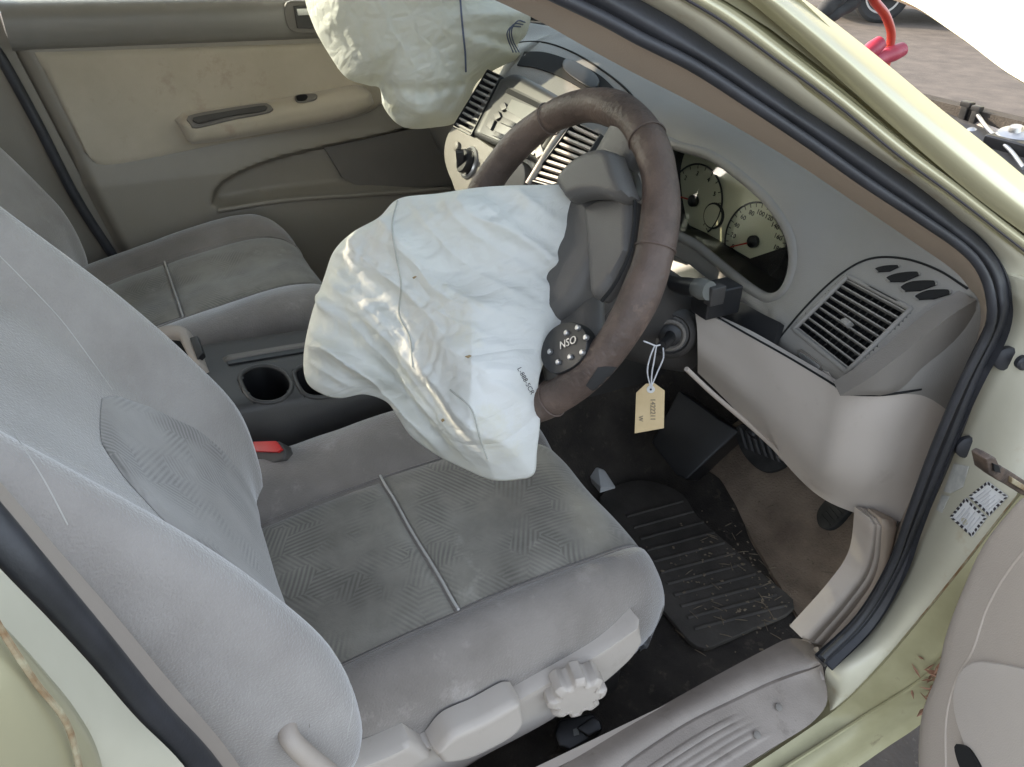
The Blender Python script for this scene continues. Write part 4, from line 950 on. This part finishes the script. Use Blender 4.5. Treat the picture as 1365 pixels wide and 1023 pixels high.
# rocker below
rk2 = [(1600, 560), (1580, 600), (1550, 640), (1500, 690), (1420, 745), (1345, 830), (1300, 890), (1262, 930), (1240, 955), (1215, 975), (1180, 998), (1120, 1040), (1050, 1090)]
b = cri(rk2, nj); G = np.zeros((nj, 16, 3))
for i in range(nj):
    e0 = np.array(px(JE[i])); ob = oj[i]+.045
    for q in range(16):
        t = q/15; G[i, q] = FRAME(oj[i]+.002+(ob-oj[i])*t+.012*math.sin(math.pi*min(1, t*1.2))*t)(*(e0*(1-t)+b[i]*t))
rocker = slab('rocker_panel', G, .03, M['golddirty'], car)
RKH = BV(rocker, .002)
pxtube('rocker_crease', [(1035, 1030), (1095, 992), (1160, 950), (1230, 905), (1262, 870)], RKH, .0022, M['golddirty'], rocker, n=40, seg=6)

# sill: scuff plate and kick trim
s0 = [(560, 1150), (700, 1052), (780, 1003), (840, 966), (936, 911), (1020, 866), (1050, 852), (1071, 853), (1088, 864), (1096, 878)]
s1 = [(640, 1180), (770, 1080), (820, 1035), (850, 1010), (917, 966), (980, 935), (1025, 914), (1062, 900), (1082, 893), (1096, 886)]
s2 = [(760, 1200), (880, 1100), (930, 1060), (986, 1025), (1030, 997), (1071, 972), (1090, 956), (1102, 938), (1102, 918), (1096, 892)]
SG = []
n = 60; c0, c1, c2 = cr(s0, n), cr(s1, n), cr(s2, n)
SH0 = PL((.682, 0, .425), (.35, 0, .95)); SH1 = PL((.715, 0, .415), (.75, 0, .66)); SH2 = PL((.745, 0, .385), (.75, 0, .66))
for i in range(n):
    row = []
    for t in np.linspace(0, 1, 12, endpoint=False):
        p = c0[i]*(1-t)+c1[i]*t; row.append(at(*p, 'z', .425+.007*math.sin(math.pi*t)-.004*t))
    for t in np.linspace(0, 1, 56):
        p = c1[i]*(1-t)+c2[i]*t; rib = 0
        zz = .424-.022*t; k = (t-.2)/.62*5
        if .2 < t < .82 and i < n-16: rib = .0014*abs(math.sin(math.pi*k))**.5*min(1, (n-16-i)/3)
        row.append(at(*p, 'z', zz+rib))
    SG.append(row)
scuff = slab('door_sill', np.array(SG), .02, M['sill'], car, 40)
SCH = BV(scuff, .0015)
for q in ((1038, 943), (1009, 980)): lathe('sill_screw', [(.0045, -.001), (.0045, .001), (.003, .0016)], SCH(*q), (.5, 0, .86), M['taupe'], scuff, seg=14)
quadsheet('sill_inner_wall', [(.672, -1.3, .29), (.672, .25, .29), (.680, .25, .425), (.680, -1.3, .425)], M['beige'], .01)
kickA = [(1158, 690), (1149, 748), (1120, 792), (1068, 850)]
kickB = [(1173, 692), (1166, 757), (1138, 803), (1090, 862)]
kickM = [tuple((np.array(p)+np.array(q))/2) for p, q in zip(kickA, kickB)]
kk = sheet('kick_trim', kickA, kickM, SF(lambda P: P[0]-.675), M['beige'], car, n=40, k=10, th=.02, off=.007, edge=.007)
sheet('kick_trim_ridge', kickM, kickB, SF(lambda P: P[0]-.678), M['beige'], kk, n=40, k=10, th=.02, off=.007, edge=.007)
sheet('kick_trim_edge', [(1176, 692), (1170, 757), (1146, 803), (1094, 864)], [(1196, 696), (1182, 745), (1152, 808), (1096, 870)], SF(lambda P: P[0]-.685), M['trim'], kk, n=30, k=8, th=.02, off=.006, edge=.008)
quadsheet('kick_panel', [(.664, .20, .29), (.664, .80, .29), (.664, .80, .62), (.664, .20, .62)], M['beige'], .01) if False else None
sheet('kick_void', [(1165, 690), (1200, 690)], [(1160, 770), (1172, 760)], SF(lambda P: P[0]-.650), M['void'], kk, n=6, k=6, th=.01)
# fuel flap release beside the seat
fr = poly('fuel_flap_release', [(738, 978), (745, 960), (790, 950), (803, 965), (798, 980), (760, 1000), (744, 996)], PL((.635, -.02, .33), (.35, -.3, .88)), M['black'], car, th=.03, bevel=.004)
poly('release_handle', [(768, 972), (790, 956), (800, 962), (803, 974), (785, 984)], PL((.635, -.02, .335), (.35, -.3, .88)), M['black'], fr, th=.012, off=.010, bevel=.003)
fh = PL((.635, -.02, .335), (.35, -.3, .88))
poly('pump_icon', [(764, 973), (771, 970), (772, 980), (765, 982)], fh, M['lcd'], fr, th=.001, off=.0035)

# ---------------------------------------------------- near B pillar (bottom left)
bA = [(-60, 572), (0, 642), (68, 722), (152, 818), (228, 910), (295, 988), (345, 1060)]
bB = [(-60, 600), (0, 668), (60, 740), (140, 838), (215, 930), (280, 1000), (330, 1070)]
bC = [(-60, 690), (0, 758), (60, 820), (120, 885), (180, 955), (240, 1015), (290, 1085)]
bD = [(-80, 740), (-30, 800), (20, 850), (60, 895), (100, 945), (130, 1000), (150, 1085)]
bE = [(-160, 800), (-120, 850), (-80, 900), (-50, 950), (-30, 1000), (-20, 1050), (-10, 1120)]
BF = lambda off: SF(lambda P: P[0]-(.70+off-.20*max(0, P[2]-.9)))
bp2 = sheet('near_pillar_trim', bA, bB, BF(-.034), M['beige'], car, n=40, k=8, th=.02, off=.0, hitB=BF(-.012))
sheet('pillar_seal', bB, bC, BF(.0), M['rubber'], bp2, n=40, k=12, th=.02, pillow=.010, hitB=BF(.012))
sheet('pillar_jamb', bC, bD, BF(.016), M['goldjamb'], bp2, n=40, k=12, th=.01, hitB=BF(.045))
sheet('pillar_skin', bD, bE, BF(.050), M['gold'], bp2, n=40, k=16, th=.01, pillow=.012, hitB=BF(.075))
pxtube('sealant_bead', [(-20, 800), (0, 837), (46, 908), (89, 965), (110, 1040)], BF(.068), .0016, M['rust'], bp2, n=40, seg=6)
box('near_rear_door', (.83, -1.25, .62), (.06, .80, .70), M['gold'], car, .02)
tube('near_pillar_post', [(.66, -.80, .35), (.665, -.80, .9), (.58, -.74, 1.36)], .035, M['trim'], car, n=20)

# ---------------------------------------------------- open driver's door (right edge)
DP = PL((.90, .09, .70), (-.56, -.83, .12))
dA = [(1398, 660), (1372, 684), (1330, 732), (1300, 790), (1276, 850), (1264, 900), (1243, 955), (1238, 1010), (1240, 1090)]
dB = [(1720, 560), (1700, 640), (1690, 700), (1690, 760), (1690, 830), (1690, 900), (1690, 960), (1690, 1030), (1690, 1120)]
dd = sheet('driver_door', dA, dB, DP, M['beige'], car, n=60, k=50, th=.05, off=.02, edge=.02)
dd['label'] = 'open driver door lined in pinkish beige plastic'
DDH = BV(dd, .001)
pxtube('panel_crease', [(1400, 700), (1352, 752), (1318, 808), (1298, 866), (1276, 905), (1262, 960), (1262, 1040)], BV(dd, -.001), .0015, M['beige'], dd, n=50, seg=8)
pk = cr([(1278, 950), (1280, 910), (1296, 886), (1330, 884), (1420, 905), (1500, 930), (1500, 1080), (1330, 1080), (1298, 1010)], 60, True)
poly('door_pocket', pk, DDH, M['beige_lt'], dd, th=.006, off=.004, bevel=.002)
poly('pocket_slot', [(1283, 998), (1290, 994), (1302, 1000), (1316, 1022), (1326, 1050), (1306, 1050), (1290, 1024)], DDH, M['void'], dd, th=.004, off=.006, sm=30)

# ---------------------------------------------------- outside: raised bonnet, scuttle
E0 = [(.70, .83, .93), (.50, .865, .95), (.30, .905, .970), (.10, .995, 1.008), (-.10, 1.073, 1.043), (-.30, 1.10, 1.052), (-.55, 1.06, 1.03), (-.70, 1.0, 1.0)]
ca, sa = math.cos(rad(52)), math.sin(rad(52))
e = cr(E0, 40); G = np.zeros((40, 24, 3))
for i in range(40):
    for j in range(24):
        t = j/23; s = t*(1.05-(e[i][0]/.7)**2*.10); bow = .05*math.sin(math.pi*t)*1.0
        G[i, j] = e[i]+np.array([-.04*t*e[i][0], ca*s-sa*bow, sa*s+ca*bow])
bonnet = slab('bonnet', G, .02, M['gold'], car); bonnet['label'] = 'raised sunlit bonnet at the upper right'
sc0 = [(1180, 88), (1250, 140), (1290, 160), (1330, 176), (1365, 190), (1420, 210)]
SCU = PL((.30, .80, .93), (0, -.25, .97))
scu = sheet('scuttle_panel', [(1150, 80), (1235, 135), (1262, 150), (1290, 162), (1330, 178), (1375, 196), (1450, 222)], [(1200, 140), (1255, 185), (1290, 205), (1330, 232), (1365, 255), (1410, 280), (1480, 310)], SCU, M['dark'], car, n=30, k=10, th=.02, off=.004, edge=.01)
wpv = SCU(1350, 192)
lathe('wiper_pivot', [(.030, -.01), (.028, .012), (.022, .018), (.010, .020), (.008, .026)], wpv, (0, -.25, .97), M['silver'], scu, seg=28)
box('wiper_arm', wpv+np.array([.02, -.02, .002]), (.09, .03, .02), M['black'], scu, .006)
tube('washer_hose', [SCU(*p)+np.array([0, 0, .012]) for p in [(1300, 165), (1312, 182), (1330, 200), (1345, 215), (1360, 236)]], .003, M['silver'], scu, n=30, seg=8)
pxtube('fender_edge', [(1298, 168), (1320, 176), (1342, 184), (1400, 205)], PL((.30, .85, .935), (0, -.25, .97)), .008, M['beige'], scu, n=20)
for q, s in (((1284, 157), .012), ((1297, 163), .010)):
    c = SCU(*q)+np.array([0, 0, .008]); cl = box('bonnet_seal_clip', c, (s, s, .02), M['black'], scu, .002)
    box('clip_head', c+np.array([0, 0, .012]), (s*1.5, s*1.1, .008), M['black'], scu, .002)
lathe('panel_fastener', [(.008, 0), (.007, .004), (.004, .006)], SCU(1295, 176), (0, -.25, .97), M['silver'], scu, seg=16)

# ================================================================== LOOSE THINGS
# key tag hanging from the ignition key
kt = thing('key_tag', 'manila card tag with handwritten number hanging on white string from the ignition key', 'key tag', tuple(at(866, 545, 'x', .47)))
def kid(o, parent):
    o.parent = parent; o.matrix_parent_inverse = Matrix.Translation(-Vector(parent.location)); return o
kid(tube('key', [ig+igd*.0, ig+igd*.022, at(882, 462, 'x', .470)], [.006, .007, .006], M['black'], None, n=10), kt)
TG = PL(at(866, 545, 'x', .47), (.80, -.55, .12))
tg = poly('tag_card', [(861, 512), (872, 511), (886, 521), (885, 571), (846, 578), (848, 524)], TG, M['paper'], None, th=.0006); kid(tg, kt)
c = TG(867.5, 519); tn = np.array([.80, -.55, .12]); tn /= np.linalg.norm(tn)
kid(lathe('tag_eyelet', [(.0048, -.0004), (.0048, .0008)], c, tn, M['white'], None, seg=24), kt)
kid(lathe('tag_hole', [(.0014, .0), (.0014, .0012)], c, tn, M['ink'], None, seg=14), kt)
k0 = at(873, 460, 'x', .475)
for pts in ([(873, 460), (866, 478), (863, 496), (867, 516)], [(875, 461), (872, 480), (869, 498), (868, 517)], [(884, 464), (884, 478), (876, 497), (868, 516)], [(858, 455), (866, 458), (874, 461), (880, 460)]):
    kid(tube('tag_string', [at(*p, 'x', .474) for p in pts], .0009, M['string'], None, n=24, seg=6), kt)
dn = TG(868, 570)-TG(868, 526)
def kidt(o, parent):
    o.parent = parent; mw = o.matrix_world.copy(); o.matrix_parent_inverse = Matrix.Translation(-Vector(parent.location)); return o
kid(text('tag_handwriting', '1422211', TG(870, 546)+tn*.0008, dn, tn, .0085, M['inkfaint'], None), kt)
kid(text('tag_handwriting', 'W', TG(854, 558)+tn*.0008, dn, tn, .0075, M['inkfaint'], None), kt)

# rubber mat
mo = [(800, 662), (850, 640), (905, 655), (932, 690), (975, 728), (1020, 768), (1058, 800), (1050, 818), (1010, 835), (965, 855), (940, 864), (920, 855), (900, 832), (870, 795), (845, 755), (815, 705)]
FM = flo(.016)
MP = np.array([FM(*p) for p in cr(mo, 60, True)])
fm = prism('floor_mat', MP, np.array([0, 0, 1.0]), .008, M['mat'], None, .002); tag(fm, 'ribbed black rubber mat in the driver footwell', 'floor mat')
for k in range(11):
    t = k/10; a = (832+88*t, 690+150*t); b = (912+140*t, 668+138*t)
    o = tube('mat_rib', [FM(*(np.array(a)*(1-s)+np.array(b)*s))+np.array([0, 0, .001]) for s in np.linspace(.04, .97, 8)], .0035, M['mat'], fm, n=16, seg=6, flat=.6)
# scrap of white wrapper on the carpet
wr = [(776, 622), (790, 616), (806, 636), (820, 650), (800, 656), (788, 642)]
fs = flo(.02)
V = []; P = [fs(*p) for p in wr]; c = sum(P)/6
o = mesh('paper_scrap', [p+np.array([0, 0, random.uniform(0, .02)]) for p in P]+[c+np.array([0, 0, .02])]+[p+np.array([0, 0, -.002]) for p in P], [[6, i, (i+1) % 6] for i in range(6)]+[[7+i for i in range(6)]]+[[i, 7+i, 7+(i+1) % 6, (i+1) % 6] for i in range(6)], M['white'], None, None)
tag(o, 'crumpled scrap of white paper on the carpet below the driver airbag', 'paper')
# bits of grass and grit on the floor
V = []; Fc = []
for k in range(260):
    if k < 330: p = (random.gauss(.50, .08), random.gauss(.33, .09))
    else: p = (random.uniform(.2, .65), random.uniform(-.05, .45))
    if not (.05 < p[0] < .66): continue
    z = zfloor(p[1])+.018+random.uniform(0, .003); a = random.uniform(0, 6.28); l = random.choice([.001, .0015, .002, .002, .003, .009]); w = .0005 if l > .008 else l*.6
    d = np.array([math.cos(a), math.sin(a), 0])*l; s = np.array([-math.sin(a), math.cos(a), 0])*w; c = np.array([p[0], p[1], z]); i = len(V)
    V += [c-d-s, c+d-s, c+d+s, c-d+s, c+np.array([0, 0, .0015])]; Fc += [[i, i+1, i+4], [i+1, i+2, i+4], [i+2, i+3, i+4], [i+3, i, i+4]]
o = mesh('floor_grit', V, Fc, M['debris'], None, None); o['kind'] = 'stuff'; tag(o, 'pale bits of dry grass and grit scattered over the driver footwell', 'grit')
# dry leaves caught at the rocker end
V = []; Fc = []
for k in range(70):
    p = (1240+random.gauss(0, 10), 912+random.gauss(0, 17)); c = RKH(*p)+np.array([random.uniform(0, .02), 0, random.uniform(0, .012)])
    a = np.array([random.gauss(0, 1) for _ in range(3)]); a /= np.linalg.norm(a); b = np.cross(a, [random.gauss(0, 1) for _ in range(3)]); b /= np.linalg.norm(b)
    L_, w = random.uniform(.006, .013), random.uniform(.0015, .0035); i = len(V)
    V += [c-a*L_, c-b*w, c+a*L_, c+b*w, c+np.cross(a, b)*.002]; Fc += [[i, i+1, i+4], [i+1, i+2, i+4], [i+2, i+3, i+4], [i+3, i, i+4]]
o = mesh('dry_leaves', V, Fc, M['leaf'], None, None); o['kind'] = 'stuff'; tag(o, 'clump of dry brown leaves caught where the rocker meets the open door', 'leaves')

# jumper lead clamps over the engine bay
def clamp(name, label, segs, xx, mt, cab):
    root = thing(name, label, 'clamp', tuple(at(*segs[0][0], 'x', xx)))
    for a, b in segs:
        A_, B_ = at(*a, 'x', xx), at(*b, 'x', xx)
        kid(tube('clamp_handle', [A_, A_+(B_-A_)*.05, (A_+B_)/2, B_-(B_-A_)*.05, B_], [.013, .018, .0165, .019, .016], mt, None, n=24, seg=14), root)
        A2 = A_-(B_-A_)*.5; kid(tube('clamp_jaw', [A_, A2], [.010, .006], M['chrome'], None, n=6), root)
    if cab: kid(tube('cable', [at(*p, 'x', xx-.01) for p in cab], .010, M['redcable'], None, n=50), root)
    return root
clamp('jumper_clamp', 'dark red jumper lead clamp with red cable beyond the windscreen pillar', [((1130, 92), (1174, 57)), ((1150, 88), (1203, 66))], -.25, M['redclamp'], [(1150, -25), (1166, 2), (1180, 20), (1188, 45), (1184, 72), (1178, 98)])
clamp('jumper_clamp', 'black jumper lead clamp above the red one', [((1092, 20), (1124, -8)), ((1100, 24), (1140, 0))], -.28, M['tyre'], None)

# car parked across the yard: wheel and lower flank reach into the top edge
pc = thing('parked_car', 'distant parked car with pale wheel rim beyond the jumper clamps', 'car', (-6.6, 8.6, 0))
def pk_(o): return kid(o, pc)
fwd = np.array([.55, .835, 0.0]); side = np.array([.835, -.55, 0.0])
W0 = at(1166, 30, 'z', 0.0)
for s in (0, 2.65):
    c = W0+np.array([0, 0, .31])+fwd*s
    pk_(lathe('tyre', [(.19, -.09), (.27, -.10), (.305, -.08), (.315, 0), (.305, .08), (.27, .10), (.19, .09)], c, side, M['tyre'], None, seg=48))
    pk_(lathe('wheel_rim', [(.20, .05), (.205, .096), (.19, .10), (.17, .07), (.05, .06), (.04, .085), (.0, .085)], c, side, M['rim'], None, seg=40))
S = []
for y_, h0, h1, dx in ((-.95, .45, .75, .06), (-.85, .28, .85, .02), (-.3, .25, .92, 0), (.8, .25, 1.0, 0), (2.2, .25, 1.0, 0), (3.4, .30, .95, .03), (3.6, .45, .85, .08)):
    b0 = W0+fwd*y_
    S.append([b0+side*(.06-dx)+np.array([0, 0, h0]), b0+side*(.10-dx)+np.array([0, 0, (h0+h1)/2]), b0+side*(.05-dx)+np.array([0, 0, h1]), b0-side*.9+np.array([0, 0, h1+.05]), b0-side*(1.75-dx)+np.array([0, 0, h1]), b0-side*(1.80-dx)+np.array([0, 0, (h0+h1)/2]), b0-side*1.7+np.array([0, 0, h0])])
pk_(loft('body', S, M['tyre'], None, nu=40, nv=50, closed=True, caps=True))
